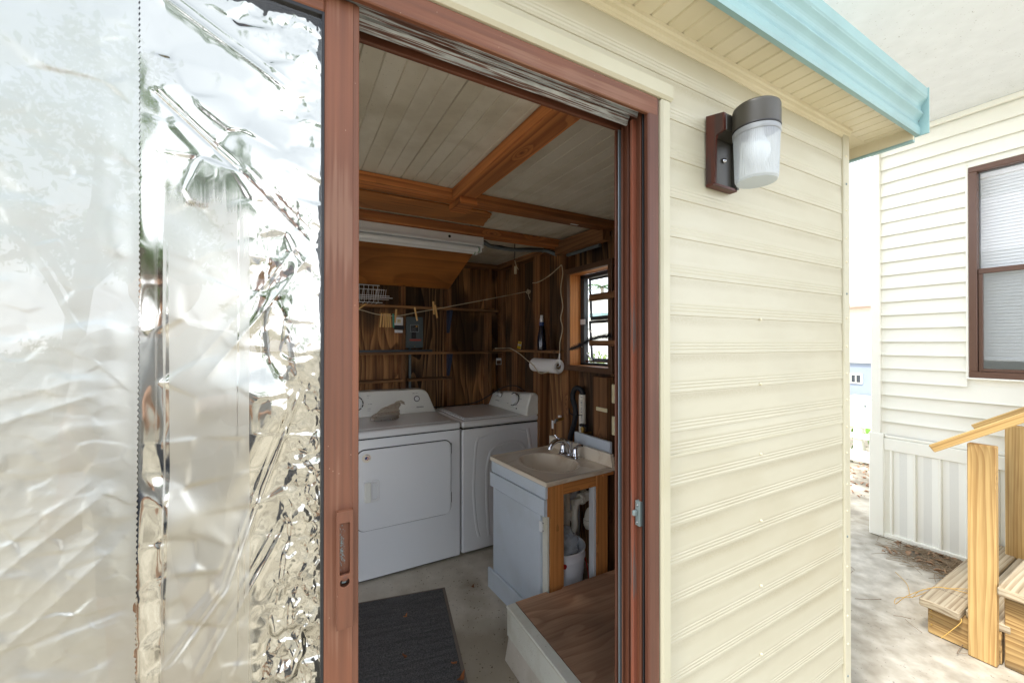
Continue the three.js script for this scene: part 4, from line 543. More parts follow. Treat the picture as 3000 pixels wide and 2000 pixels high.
{ // wooden step in the corner
  const s = thing('wooden_step', 'low wooden platform with worn plywood top and white painted edge', 'platform'); const x = 0.883, z = -0.948;
  part('box_side', box(x, x + 0.02, 0.113, 0.236, z, -0.13, 'z', 0.003), M.paintWorn, s); part('box_back', box(x + 0.0205, 1.69, 0.113, 0.236, z + 0.001, z + 0.02, 'x', 0.002), M.paintWorn, s); part('box_front', box(x + 0.0205, 1.69, 0.113, 0.236, -0.15, -0.131, 'x', 0.002), M.paintWorn, s);
  part('top_board', box(x - 0.004, x + 0.046, 0.2365, 0.2495, z - 0.002, -0.128, 'z', 0.004), M.paintWorn, s); part('top_sheet', prism([[x + 0.0465, -0.128], [1.69, -0.128], [1.69, z + 0.004], [1.185, z + 0.004], [1.18, z + 0.014], [1.1, z + 0.014], [1.095, z - 0.002], [x + 0.0465, z - 0.002]], 0.237, 0.249, (a, b, t) => [a, t, b], 'x'), M.step, s);
  settle(s, -0.03, [x, 0.113, z]);
}
{ // mat
  const m = thing('floor_mat', 'charcoal ribbed entrance mat with rubber border on the concrete', 'mat');
  part('carpet', box(-0.735, -0.016, 0.004, 0.0095, 0.016, 1.3, 'z', 0.002), M.mat, m); part('border', box(-0.751, 0.0, 0.0012, 0.0055, 0.0, 1.316, 'z', 0.002), M.rubber, m); m.position.set(0.819, 0, -1.604); m.rotation.y = -0.205; m.name = m.name; scene.add(m);
}
{ // leaves and crumbs on the floor
  const lm = [S(150, 92, 52), S(126, 74, 40), S(176, 112, 66)].map(c => mat({ color: c, roughness: 0.8, side: THREE.DoubleSide }));
  const leaf = (L, W, curl) => grid2(10, 4, (u, v) => { const w = W * Math.sin(Math.PI * Math.pow(u, 0.8)) * (v - 0.5); return [(u - 0.5) * L, 0.004 + curl * (u - 0.5) ** 2 * 4 + Math.abs(v - 0.5) * 0.008, w + 0.006 * Math.sin(u * 5)]; });
  const spots = [[0.66, 0.0115, -0.94, 0.06, 0.022, 0.012, 0.5, 'orange brown curled leaf on the front of the mat'], [0.475, 0.0115, -1.18, 0.035, 0.014, 0.004, 1.4, 'small flat brown leaf in the middle of the mat'], [0.55, 0.0115, -1.45, 0.03, 0.014, 0.006, 0.4, 'tan leaf scrap near the far end of the mat'], [0.66, 0.0115, -1.03, 0.028, 0.016, 0.008, 2.2, 'two-tone leaf flake beside the mat edge'], [0.97, 0.001, -1.53, 0.024, 0.016, 0.006, 0.3, 'dark leaf on the concrete before the washing machine'], [0.9, 0.001, -0.86, 0.085, 0.014, 0.018, 0.9, 'long curled orange bark strip on the concrete beside the step'], [0.79, 0.001, -0.74, 0.07, 0.04, 0.016, 2.0, 'broad orange leaf on the floor at the doorway']];
  spots.forEach(([x, y, z, L, W, c, a, lab], i) => { const o = one('dry_leaf', lab, 'leaf', leaf(L, W, c), lm[i % 3], 'dry leaves on the shed floor'); o.position.set(x, y, z); o.rotation.y = a; });
  const r = rng(31), L = []; for (let i = 0; i < 240; i++) { const q = new THREE.TetrahedronGeometry(rr(0.0015, 0.0055, r)); q.rotateX(r() * 6); q.rotateZ(r() * 6); q.scale(1, 0.5, 1); const x = rr(0.62, 1.05, r), z = rr(-1.86, -0.6, r); L.push(at(q, x, 0.002, z)); } const g = join(L); const o = setting('floor_debris', g, mat({ color: S(96, 78, 58), roughness: 0.9 }), 'stuff'); o.userData.label = 'crumbs and leaf bits scattered on the concrete'; o.userData.category = 'debris';
}
// shelves
{
  const sh = (name, label, parts) => { const t = thing(name, label, 'shelf', 'shelves of the laundry room'); for (const [n, g, m] of parts) part(n, g, m, t); return settle(t); };
  const br = (y0, y1) => poly([[[1.165, y1, -2.53], [1.165, y1, -2.45], [1.165, y0, -2.53]], [[1.192, y0, -2.53], [1.192, y1, -2.45], [1.192, y1, -2.53]], [[1.165, y0, -2.53], [1.165, y1, -2.45], [1.192, y1, -2.45], [1.192, y0, -2.53]]], 'y');
  const navy = mat({ color: S(62, 72, 96), roughness: 0.5, metalness: 0.3 });
  sh('wall_shelf', 'upper dark board shelf holding the wire rack', [['board', box(-1.5, 1.62, 1.722, 1.742, -2.531, -2.455, 'x', 0.002), M.shelf], ['bracket', br(1.535, 1.7215), navy]]);
  sh('wall_shelf', 'long middle board shelf under the clothesline with a metal bar', [['board', box(-1.5, 1.645, 1.362, 1.381, -2.531, -2.43, 'x', 0.002), M.shelf], ['bracket', br(1.175, 1.3615), navy]]);
  sh('wall_shelf', 'short side shelf holding the dark spray bottle', [['board', box(1.545, 1.644, 1.382, 1.4, -2.428, -1.535, 'z', 0.002), M.shelf]]);
  sh('wall_shelf', 'low plank shelf behind the dryer knobs', [['board', box(-1.5, 0.8, 1.148, 1.156, -2.61, -2.47, 'x', 0.001), M.shelf], ['board', box(-1.5, 0.795, 1.157, 1.165, -2.61, -2.475, 'x', 0.001), M.shelf]]);
  sh('wall_shelf', 'low plank shelf under the grey breaker box', [['board', box(0.832, 1.2, 1.15, 1.157, -2.61, -2.47, 'x', 0.001), M.shelf], ['board', box(0.836, 1.196, 1.158, 1.166, -2.61, -2.478, 'x', 0.001), M.shelf]]);
  one('metal_bar', 'long dark metal bar lying on the middle shelf', 'bar', box(-0.3, 1.02, 1.3815, 1.3985, -2.475, -2.455, 'x', 0.001), M.darkMetal);
}
{ // wire dish rack
  const t = thing('wire_rack', 'white coated wire dish rack on the upper shelf', 'rack'); const z0 = -2.52, z1 = -2.36, y0 = 1.746, y1 = 1.87, xe = 0.66;
  for (const [y, z, x] of [[y0, z1, xe - 0.05], [y0 + 0.05, z1, xe], [y0 + 0.035, z1 + 0.012, xe + 0.02], [y1, z1, xe - 0.07], [y0, z0, xe], [y0 + 0.04, z0, xe + 0.03], [y1 - 0.01, z0, xe]]) part('rail', rod([0.1, y, z], [x, y, z], 0.003, 6), M.plastic, t);
  for (let x = 0.42; x < xe - 0.07; x += 0.032) { part('wire', rod([x, y0, z1], [x - 0.004, y1, z1], 0.002, 5), M.plastic, t); part('wire', rod([x + 0.006, y0 + 0.03, z0], [x + 0.016, y1 - 0.01, z0], 0.002, 5), M.plastic, t); part('wire', rod([x, y0 + 0.002, z1], [x + 0.01, y0 + 0.002, z0], 0.002, 5), M.plastic, t); }
  for (let x = xe - 0.07; x < xe; x += 0.017) part('wire', rod([x, y0 + 0.05, z0 + 0.02], [x + 0.012, y1 - 0.005, z0], 0.002, 5), M.plastic, t); settle(t);
}
{ // clothesline and pegs
  const path = [[-0.62, 1.78, -2.1], [-0.2, 1.73, -2.04], [0.382, 1.664, -2.0], [0.5, 1.636, -2.0], [0.625, 1.629, -2.0], [0.761, 1.657, -2.0], [0.904, 1.687, -2.0], [1.635, 1.854, -2.0], [1.66, 1.862, -1.995]];
  const l = thing('clothesline', 'pale cord clothesline slung across the back of the room', 'clothesline'); part('cord', tube(path, 0.0024, 90, 6), M.line, l); part('knot', at(new THREE.TorusKnotGeometry(0.012, 0.003, 40, 6), 1.645, 1.852, -2.0), M.line, l); part('loose_end', tube([[1.645, 1.85, -2.0], [1.64, 1.82, -1.99], [1.65, 1.79, -1.985]], 0.0025, 12, 5), M.line, l); settle(l);
  const pin = (x, y, tilt, lab, m, z = -2.0) => { const t = thing('clothespin', lab, 'clothespin', 'clothespins on the line'); for (const s of [-1, 1]) { const g = box(-0.0042, 0.0042, -0.045, 0.045, s > 0 ? 0.0006 : -0.0072, s > 0 ? 0.0072 : -0.0006, 'y', 0.001); g.rotateX(s * 0.035); part('prong', g, m, t); } part('spring', new THREE.TorusGeometry(0.0055, 0.0012, 6, 16).rotateY(Math.PI / 2).translate(0, 0.006, 0), M.steel, t); t.position.set(x, y, z); t.rotation.z = tilt; scene.add(t); };
  pin(0.402, 1.672, -0.9, 'tilted wooden clothespin hooked on the line next to the door stile', M.peg);
  [['first', 0.528, -0.09], ['second', 0.545, -0.06], ['third', 0.56, 0.02], ['fourth', 0.575, 0.05], ['fifth', 0.588, 0.07]].forEach(([o, x, a]) => pin(x, 1.598, a, `${o} wooden clothespin in the bunch of five, counted from the door stile`, M.peg, -2.0 - 0.004 * (x - 0.55) * 20));
  pin(0.607, 1.597, 0.04, 'green plastic clothespin beside the bunch of wooden ones', mat({ color: S(60, 150, 120), roughness: 0.4 })); pin(0.622, 1.628, -0.1, 'wooden clothespin upright in front of the wall outlet', M.peg);
  pin(0.757, 1.645, 0.2, 'single wooden clothespin in front of the breaker box', M.peg); pin(0.88, 1.692, 0.06, 'taller of the two clothespins near the middle of the line', M.peg); pin(0.895, 1.668, 0.18, 'lower of the two clothespins near the middle of the line', M.peg, -1.992);
}
{ // electrical things on the back wall
  const b = thing('breaker_box', 'grey metal breaker box on the back wall', 'breaker box'); part('housing', box(0.826, 0.953, 1.416, 1.655, -2.62, -2.505, 'y', 0.003), M.grey, b); const cv = part('cover', box(0.823, 0.956, 1.412, 1.659, -2.505, -2.499, 'y', 0.002), M.grey, b);
  part('label_plate', decal([0.886, 1.568, -2.4984], [0.034, 0, 0], [0, 0.029, 0]), mat({ map: drawn(256, 220, (c, w, h) => { c.fillStyle = '#1f2326'; c.fillRect(0, 0, w, h); c.strokeStyle = '#b9bec0'; c.lineWidth = 8; c.strokeRect(6, 6, w - 12, h - 12); c.fillStyle = '#c8963a'; c.fillRect(168, 30, 50, 44); c.fillStyle = '#a9aeb0'; fine(c, 24, 46, 110, 18, 11); for (let i = 0; i < 5; i++) fine(c, 24, 92 + i * 25, 190 - (i * 37) % 70, 13, 12 + i); }), roughness: 0.5 }), cv);
  part('breaker_slot', box(0.862, 0.898, 1.487, 1.536, -2.4992, -2.496, 'y', 0.001), M.black, cv); part('toggle', box(0.874, 0.886, 1.5, 1.512, -2.496, -2.486, 'y', 0.002), M.black, cv); part('danger_label', box(0.848, 0.94, 1.468, 1.482, -2.4992, -2.4978, 'x', 0.0003), mat({ color: S(172, 74, 62), roughness: 0.6 }), cv); part('screw', at(new THREE.SphereGeometry(0.004, 8, 6), 0.888, 1.425, -2.499), M.brass, cv); settle(b);
  const o = thing('wall_outlet', 'white duplex wall outlet with black plug strip under the clothespins', 'outlet'); part('plate', box(0.736, 0.802, 1.59, 1.655, -2.535, -2.525, 'y', 0.002), M.plastic, o); part('socket', box(0.756, 0.784, 1.608, 1.638, -2.5255, -2.523, 'y', 0.001), M.almond, o); for (const x of [0.763, 0.775]) part('slot', box(x, x + 0.003, 1.621, 1.632, -2.5235, -2.5222, 'y', 0.0002), M.black, o); part('plug_strip', box(0.73, 0.808, 1.558, 1.588, -2.535, -2.51, 'x', 0.003), M.black, o); part('tag', box(0.738, 0.8, 1.532, 1.556, -2.535, -2.53, 'x', 0.001), M.plastic, o); settle(o);
  one('conduit_pipe', 'grey vertical conduit below the breaker box', 'pipe', rod([0.868, 0.92, -2.57], [0.868, 1.417, -2.57], 0.011, 12), M.galv);
}
{ // fluorescent fixture
  const f = thing('fluorescent_light', 'unlit two tube fluorescent ceiling light with white housing', 'light fixture'); const x0 = -0.17, x1 = 1.045;
  part('housing', box(x0, x1, 2.056, 2.0975, -1.668, -1.555, 'x', 0.003), M.white, f); part('reflector', sweep([[2.056, -1.548], [2.044, -1.546], [2.04, -1.553], [2.05, -1.575], [2.05, -1.648], [2.04, -1.67], [2.044, -1.677], [2.056, -1.675]], x0 + 0.006, x1 - 0.012, (s, a, b) => [s, a, b], 'x'), M.white, f);
  part('end_plate', box(x1, x1 + 0.003, 2.03, 2.098, -1.672, -1.551, 'z', 0.001), M.white, f); part('knockout', at(new THREE.CylinderGeometry(0.0085, 0.0085, 0.002, 18).rotateX(Math.PI / 2), 0.83, 2.076, -1.5548), M.gap, f);
  for (const z of [-1.582, -1.642]) { part('tube', rod([x0 + 0.01, 2.024, z], [x1 - 0.02, 2.024, z], 0.0165, 18), M.tube, f); part('green_ring', rod([x1 - 0.022, 2.024, z], [x1 - 0.018, 2.024, z], 0.0169, 18), mat({ color: S(50, 150, 90), roughness: 0.4 }), f); part('socket', box(x1 - 0.012, x1 - 0.0005, 2.006, 2.05, z - 0.016, z + 0.016, 'y', 0.003), M.plastic, f); } settle(f);
  const c = thing('flexible_conduit', 'grey flexible conduit running from the light to the corner', 'conduit'); const P = [[1.05, 2.078, -1.62], [1.09, 2.082, -1.63], [1.14, 2.074, -1.65], [1.21, 2.072, -1.66], [1.31, 2.072, -1.66], [1.46, 2.084, -1.66], [1.57, 2.092, -1.65], [1.63, 2.06, -1.6]]; part('sleeve', tube(P, 0.011, 120, 10), M.galv, c); part('cable', tube(P.map(([x, y, z], i) => [x, y + (i % 2 ? 0.014 : 0.009), z + 0.004]), 0.0045, 80, 6), M.black, c); part('strap', new THREE.TorusGeometry(0.013, 0.002, 6, 16).rotateY(Math.PI / 2).translate(1.55, 2.091, -1.653), M.steel, c);
  settle(c);
  const p = thing('pull_cord', 'black pull cord with a frayed beige end hanging from the ceiling', 'cord'); part('cord', rod([1.38, 2.15, -1.75], [1.38, 2.025, -1.75], 0.0028, 6), M.black, p); part('loop', tube([[1.38, 2.025, -1.75], [1.386, 2.005, -1.75], [1.395, 1.98, -1.748], [1.407, 1.962, -1.745]], 0.0026, 14, 5), M.line, p); part('tassel', box(1.377, 1.394, 1.93, 1.985, -1.756, -1.744, 'y', 0.003), M.line, p); settle(p);
  one('conduit_pipe', 'grey horizontal conduit over the window', 'pipe', rod([1.632, 2.036, -1.48], [1.632, 2.036, -1.16], 0.011, 12), M.galv);
}
{ // things on the side wall
  const arm = (y0, y1, lab) => { const t = thing('ledge_board', lab, 'ledge', 'ledges across the window'); part('board', box(1.585, 1.621, y0, y1, -1.21, -0.9, 'z', 0.002), M.stud, t); settle(t); };
  arm(1.704, 1.742, 'upper dark wooden ledge crossing the window'); arm(1.434, 1.466, 'lower wooden ledge crossing the window under the brush');
  const b = thing('bristle_brush', 'long curved black bristle brush resting across the window', 'brush'), P = [[1.6, 1.41, -1.413], [1.6, 1.437, -1.31], [1.6, 1.47, -1.211], [1.6, 1.488, -1.12], [1.6, 1.49, -1.04]]; const cur = new THREE.CatmullRomCurve3(P.map(p => new THREE.Vector3(...p))); part('core', tube(P, 0.0045, 40, 8), M.black, b);
  { const L = [], r = rng(41), T0 = new THREE.Vector3(); for (let i = 0; i < 46; i++) { const t = i / 45, p = cur.getPoint(t); cur.getTangent(t, T0); for (let k = 0; k < 12; k++) { const a = k / 12 * 6.283 + r() * 0.3, n = new THREE.Vector3(Math.cos(a), 0, 0).addScaledVector(new THREE.Vector3().crossVectors(T0, new THREE.Vector3(1, 0, 0)).normalize(), Math.sin(a)).normalize(), len = 0.0185 * (0.9 + 0.2 * r()) * Math.min(1, 0.45 + t * 6); const q = p.clone().addScaledVector(n, len).addScaledVector(T0, rr(-0.0015, 0.0015, r)); L.push(rod(p.toArray(), q.toArray(), 0.0011, 4, 0.0008)); } } const m = part('bristles', join(L), M.blackRubber, b); m.userData.kind = 'stuff'; } settle(b);
  const t = thing('paper_towel_roll', 'white paper towel roll hanging under the side shelf', 'paper towels'), ty = 1.294, tx = 1.58; part('roll', at(lathe([[0.019, -0.15], [0.044, -0.15], [0.048, -0.146], [0.048, 0.146], [0.044, 0.15], [0.019, 0.15], [0.019, -0.15]], 36).rotateX(Math.PI / 2), tx, ty, -1.66), M.paper, t); part('core', at(lathe([[0.0175, -0.1505], [0.0188, -0.1505], [0.0188, 0.1505], [0.0175, 0.1505], [0.0175, -0.1505]], 24).rotateX(Math.PI / 2), tx, ty, -1.66), mat({ color: S(150, 126, 96), roughness: 0.9 }), t); part('holder', tube([[tx, 1.382, -1.5], [tx, 1.34, -1.5], [tx, ty + 0.01, -1.5], [tx, ty, -1.51], [tx, ty, -1.6]], 0.0035, 24, 6), M.plastic, t); settle(t);
  const c = thing('extension_cord', 'thin beige cord hanging down beside the window and over the paper towels', 'cord'); part('cord', tube([[1.64, 1.91, -1.93], [1.636, 1.905, -1.85], [1.632, 1.93, -1.7], [1.63, 1.972, -1.57], [1.612, 1.974, -1.52], [1.612, 1.92, -1.508], [1.612, 1.81, -1.53], [1.612, 1.69, -1.508], [1.612, 1.62, -1.53], [1.612, 1.55, -1.51], [1.605, 1.46, -1.528], [1.6, 1.36, -1.535], [1.56, 1.27, -1.56], [1.53, 1.244, -1.63], [1.53, 1.252, -1.69], [1.528, 1.29, -1.74], [1.528, 1.335, -1.85], [1.535, 1.37, -1.95], [1.55, 1.405, -2.1], [1.58, 1.41, -2.2], [1.6, 1.408, -2.3], [1.55, 1.405, -2.39]], 0.0034, 200, 6), M.line, c); settle(c);
  const s = thing('spray_bottle', 'tall dark bottle with white cap on the side shelf', 'bottle'); part('body', at(lathe([[0.001, 0], [0.03, 0], [0.032, 0.006], [0.032, 0.05], [0.026, 0.12], [0.019, 0.16], [0.016, 0.175]], 24), 1.6, 1.4005, -1.745), mat({ color: S(26, 30, 46), roughness: 0.15, clearcoat: 0.6 }), s); part('neck', at(new THREE.CylinderGeometry(0.0165, 0.017, 0.026, 18), 1.6, 1.588, -1.745), mat({ color: S(34, 62, 116), roughness: 0.4 }), s); part('cap', at(lathe([[0.001, 0.05], [0.01, 0.05], [0.011, 0.03], [0.013, 0.025], [0.0135, 0], [0.001, 0]].reverse(), 18), 1.6, 1.601, -1.745), M.plastic, s); settle(s);
  const p = thing('seed_packet', 'yellow and white paper packet leaning on the side shelf', 'packet'); part('card', box(-0.0006, 0.0006, 0, 0.06, -0.055, 0.0, 'y', 0), M.paper, p); part('print', decal([-0.0012, 0.03, -0.0275], [0, 0, 0.0272], [0, 0.0297, 0]), mat({ map: drawn(128, 140, (c) => { c.fillStyle = '#d8b21e'; c.fillRect(0, 0, 128, 140); c.fillStyle = '#c8c6b8'; c.fillRect(0, 48, 128, 40); c.fillStyle = '#2a2620'; fine(c, 24, 32, 80, 14, 21); c.fillRect(56, 76, 14, 26); c.fillStyle = '#a33'; fine(c, 40, 66, 44, 12, 22); }), roughness: 0.6 }), p); p.position.set(1.615, 1.401, -2.07); p.rotation.set(0.12, 0.0, -0.12); scene.add(p);
  const k = thing('picture_card', 'small white bordered card pinned in the back corner', 'card'); part('card', box(1.632, 1.684, 1.258, 1.315, -2.532, -2.5305, 'y', 0), M.paper, k); part('picture', box(1.636, 1.68, 1.262, 1.295, -2.5305, -2.5295, 'y', 0), mat({ color: S(96, 62, 34), roughness: 0.6 }), k); settle(k);
  // plumbing on the wall
  const d = thing('standpipe', 'white plastic standpipe with blue print on the side wall', 'pipe'); const sx = 1.69, sz = -1.398; part('pipe', at(lathe([[0.019, 0.45], [0.0235, 0.45], [0.0235, 1.115], [0.019, 1.115], [0.019, 0.45]], 24), sx, 0, sz), M.pvc, d); part('print', (() => { const P = [], U = [], I = []; for (let i = 0; i <= 4; i++) { const a = 3.0 - 0.9 * i / 4; for (const y of [0.88, 1.11]) { P.push(sx + 0.0238 * Math.cos(a), y, sz + 0.0238 * Math.sin(a)); U.push(y === 0.88 ? 1 : 0, i / 4); } } for (let i = 0; i < 4; i++) I.push(i * 2, i * 2 + 1, i * 2 + 2, i * 2 + 1, i * 2 + 3, i * 2 + 2); const g = new THREE.BufferGeometry(); g.setAttribute('position', new THREE.Float32BufferAttribute(P, 3)); g.setAttribute('uv', new THREE.Float32BufferAttribute(U, 2)); g.setIndex(I); g.computeVertexNormals(); return g; })(), mat({ map: drawn(512, 48, (c) => { c.fillStyle = '#2c4a80'; fine(c, 6, 36, 490, 26, 23); }), transparent: true, roughness: 0.5, side: THREE.DoubleSide }), d); settle(d);
  const h = thing('drain_hose', 'black corrugated drain hose hooked into the white standpipe', 'hose'); part('hose', tube([[sx - 0.002, 1.08, sz + 0.0], [sx - 0.004, 1.125, sz + 0.005], [sx - 0.012, 1.152, sz - 0.012], [sx - 0.025, 1.152, sz - 0.04], [sx - 0.03, 1.115, sz - 0.062], [sx - 0.03, 1.07, sz - 0.06], [sx - 0.03, 1.03, sz - 0.04], [sx - 0.032, 0.99, sz - 0.032], [sx - 0.034, 0.92, sz - 0.045], [sx - 0.036, 0.83, sz - 0.08], [sx - 0.03, 0.7, sz - 0.1]], 0.0165, 70, 12), M.blackRubber, h); part('tie', tube([[1.655, 1.02, -1.5], [1.645, 0.985, -1.47], [1.645, 0.98, -1.42], [1.655, 0.99, -1.36]], 0.003, 20, 6), M.black, h); settle(h);
  const v = thing('shutoff_valve', 'brass valve with round black handle in front of the standpipe', 'valve'); part('body', rod([1.655, 0.86, -1.35], [1.655, 0.915, -1.35], 0.013, 14, 0.01), M.brass, v); part('bonnet', rod([1.655, 0.895, -1.35], [1.655, 0.91, -1.35], 0.016, 6), M.brass, v); { const L = []; for (let i = 0; i < 8; i++) { const a = i / 8 * 6.283; L.push(at(new THREE.SphereGeometry(0.0075, 8, 6), 1.655 + Math.cos(a) * 0.018, 0.926, -1.35 + Math.sin(a) * 0.018)); } L.push(at(new THREE.CylinderGeometry(0.019, 0.019, 0.01, 20), 1.655, 0.926, -1.35)); part('handwheel', join(L), M.black, v); } part('inlet', rod([1.66, 0.872, -1.35], [1.72, 0.872, -1.35], 0.009, 12), M.brass, v); settle(v);
  const w = thing('hose_bib', 'small brass wall tap with a paper tag', 'tap'); part('body', rod([1.6, 0.93, -1.55], [1.65, 0.935, -1.55], 0.011, 12), M.brass, w); part('spout', tube([[1.605, 0.93, -1.55], [1.59, 0.93, -1.555], [1.583, 0.91, -1.56]], 0.009, 12, 10), M.steel, w); part('handle', at(new THREE.CylinderGeometry(0.013, 0.013, 0.01, 14), 1.615, 0.955, -1.545), M.plastic, w); part('tag', box(1.575, 1.577, 0.87, 0.925, -1.585, -1.565, 'y', 0), M.paper, w); settle(w);
  one('splash_board', 'pale blue painted board leaning behind the sink', 'board', (() => { const g = box(1.578, 1.596, 0.78, 0.896, -1.34, -1.02, 'z', 0.002); return g; })(), M.paleBlue);
  one('wall_ledge', 'short bare wood ledge behind the sink corner', 'ledge', box(1.57, 1.644, 0.796, 0.82, -1.0, -0.86, 'x', 0.003), M.tread);
  one('switch_plate', 'small ivory strip screwed under the wooden block', 'plate', box(1.648, 1.6545, 1.04, 1.063, -1.218, -1.122, 'z', 0.002), M.almond);
  const pl = (y, lab) => { const t2 = thing('outlet_plate', lab, 'outlet', 'ivory outlets beside the door jamb'); part('plate', box(1.637, 1.6445, y, y + 0.108, -1.07, -0.99, 'y', 0.002), M.almond, t2); for (const q of [0.03, 0.072]) part('socket', box(1.635, 1.637, y + q - 0.012, y + q + 0.012, -1.045, -1.018, 'y', 0.001), M.plastic, t2); settle(t2); };
  pl(1.105, 'upper ivory outlet plate beside the door jamb'); pl(0.922, 'lower ivory outlet plate beside the door jamb');
  const q = thing('vent_pipe', 'cream plastic pipe fitting low beside the door jamb', 'pipe'); part('pipe', rod([1.655, 0.0, -1.0], [1.655, 0.4, -1.0], 0.026, 18), M.pvc, q); part('collar', rod([1.655, 0.25, -1.0], [1.655, 0.33, -1.0], 0.033, 18), M.pvc, q); settle(q);
}
// ---------- wall lamp ----------
{
  const l = thing('wall_lamp', 'outdoor wall lamp with bronze bracket and ribbed clear jar', 'lamp'), cx = 1.015, cz = 0.106;
  // bracket: wedge-shaped side cheeks joined by a recessed plate and a top arm
  const cheek = x => prism([[0.006, 1.868], [0.03, 1.864], [0.033, 1.978], [0.036, 1.986], [0.056, 1.99], [0.056, 2.034], [0.006, 2.046]], x - 0.004, x + 0.004, (z, y, t) => [t, y, z], 'y');
  const b = sub('bracket', l); part('side_cheek', cheek(0.966), M.bronzeRed, b); part('side_cheek', cheek(1.064), M.bronze, b); part('back_plate', box(0.97, 1.06, 1.868, 2.044, 0.006, 0.0155, 'y', 0.001), M.bronze, b); part('arm', box(0.97, 1.06, 1.99, 2.033, 0.0155, 0.058, 'y', 0.002), M.bronze, b); part('foot', box(0.963, 1.067, 1.86, 1.868, 0.004, 0.026, 'x', 0.001), M.bronzeRed, b);
  part('screw', at(lathe([[0.0005, 0.008], [0.004, 0.0075], [0.0065, 0.004], [0.0065, 0], [0.0005, 0]].reverse(), 16).rotateX(Math.PI / 2), cx + 0.006, 1.938, 0.0155), M.chrome, b);
  part('cap', at(lathe([[0.0005, 0.058], [0.046, 0.058], [0.051, 0.054], [0.0525, 0.049], [0.0525, 0], [0.047, 0], [0.047, 0.045], [0.0005, 0.045]].reverse(), 56), cx, 1.978, cz), M.bronze, l);
  part('gasket', at(lathe([[0.0515, 0.004], [0.0532, 0.003], [0.0532, 0.0], [0.0515, -0.001]], 56), cx, 1.9755, cz), M.black, l);
  const lens = mat({ color: S(222, 227, 230), roughness: 0.3, transmission: 0.72, thickness: 0, ior: 1.49, side: THREE.DoubleSide });
  part('jar_collar', at(lathe([[0.05, 0.0], [0.0525, 0.002], [0.0525, 0.012], [0.051, 0.014]], 56), cx, 1.961, cz), lens, l);
  { const n = 288, P = [], I = [], U = [], rows = [[1.961, 0.0505], [1.9, 0.0486], [1.862, 0.0474], [1.854, 0.0466], [1.8495, 0.044]]; rows.forEach(([y, r], j) => { for (let i = 0; i <= n; i++) { const a = i / n * Math.PI * 2, q = r - (j < 3 ? 0.0006 * (i % 4 < 2 ? 0 : 1) : 0); P.push(cx + q * Math.cos(a), y, cz + q * Math.sin(a)); U.push(i / n, y); } }); for (let j = 0; j < rows.length - 1; j++) for (let i = 0; i < n; i++) { const a = j * (n + 1) + i; I.push(a, a + 1, a + n + 1, a + 1, a + n + 2, a + n + 1); } const g = new THREE.BufferGeometry(); g.setAttribute('position', new THREE.Float32BufferAttribute(P, 3)); g.setAttribute('uv', new THREE.Float32BufferAttribute(U, 2)); g.setIndex(I); const ng = g.toNonIndexed(); ng.computeVertexNormals(); part('jar', ng, lens, l); part('jar_bottom', at(new THREE.CylinderGeometry(0.044, 0.044, 0.001, 48), cx, 1.8492, cz), lens, l); }
  part('bulb', at(lathe([[0.0005, -0.1], [0.02, -0.095], [0.03, -0.075], [0.03, -0.055], [0.018, -0.03], [0.014, 0]], 24), cx, 1.99, cz), mat({ color: S(236, 236, 230), roughness: 0.4 }), l);
  settle(l);
}
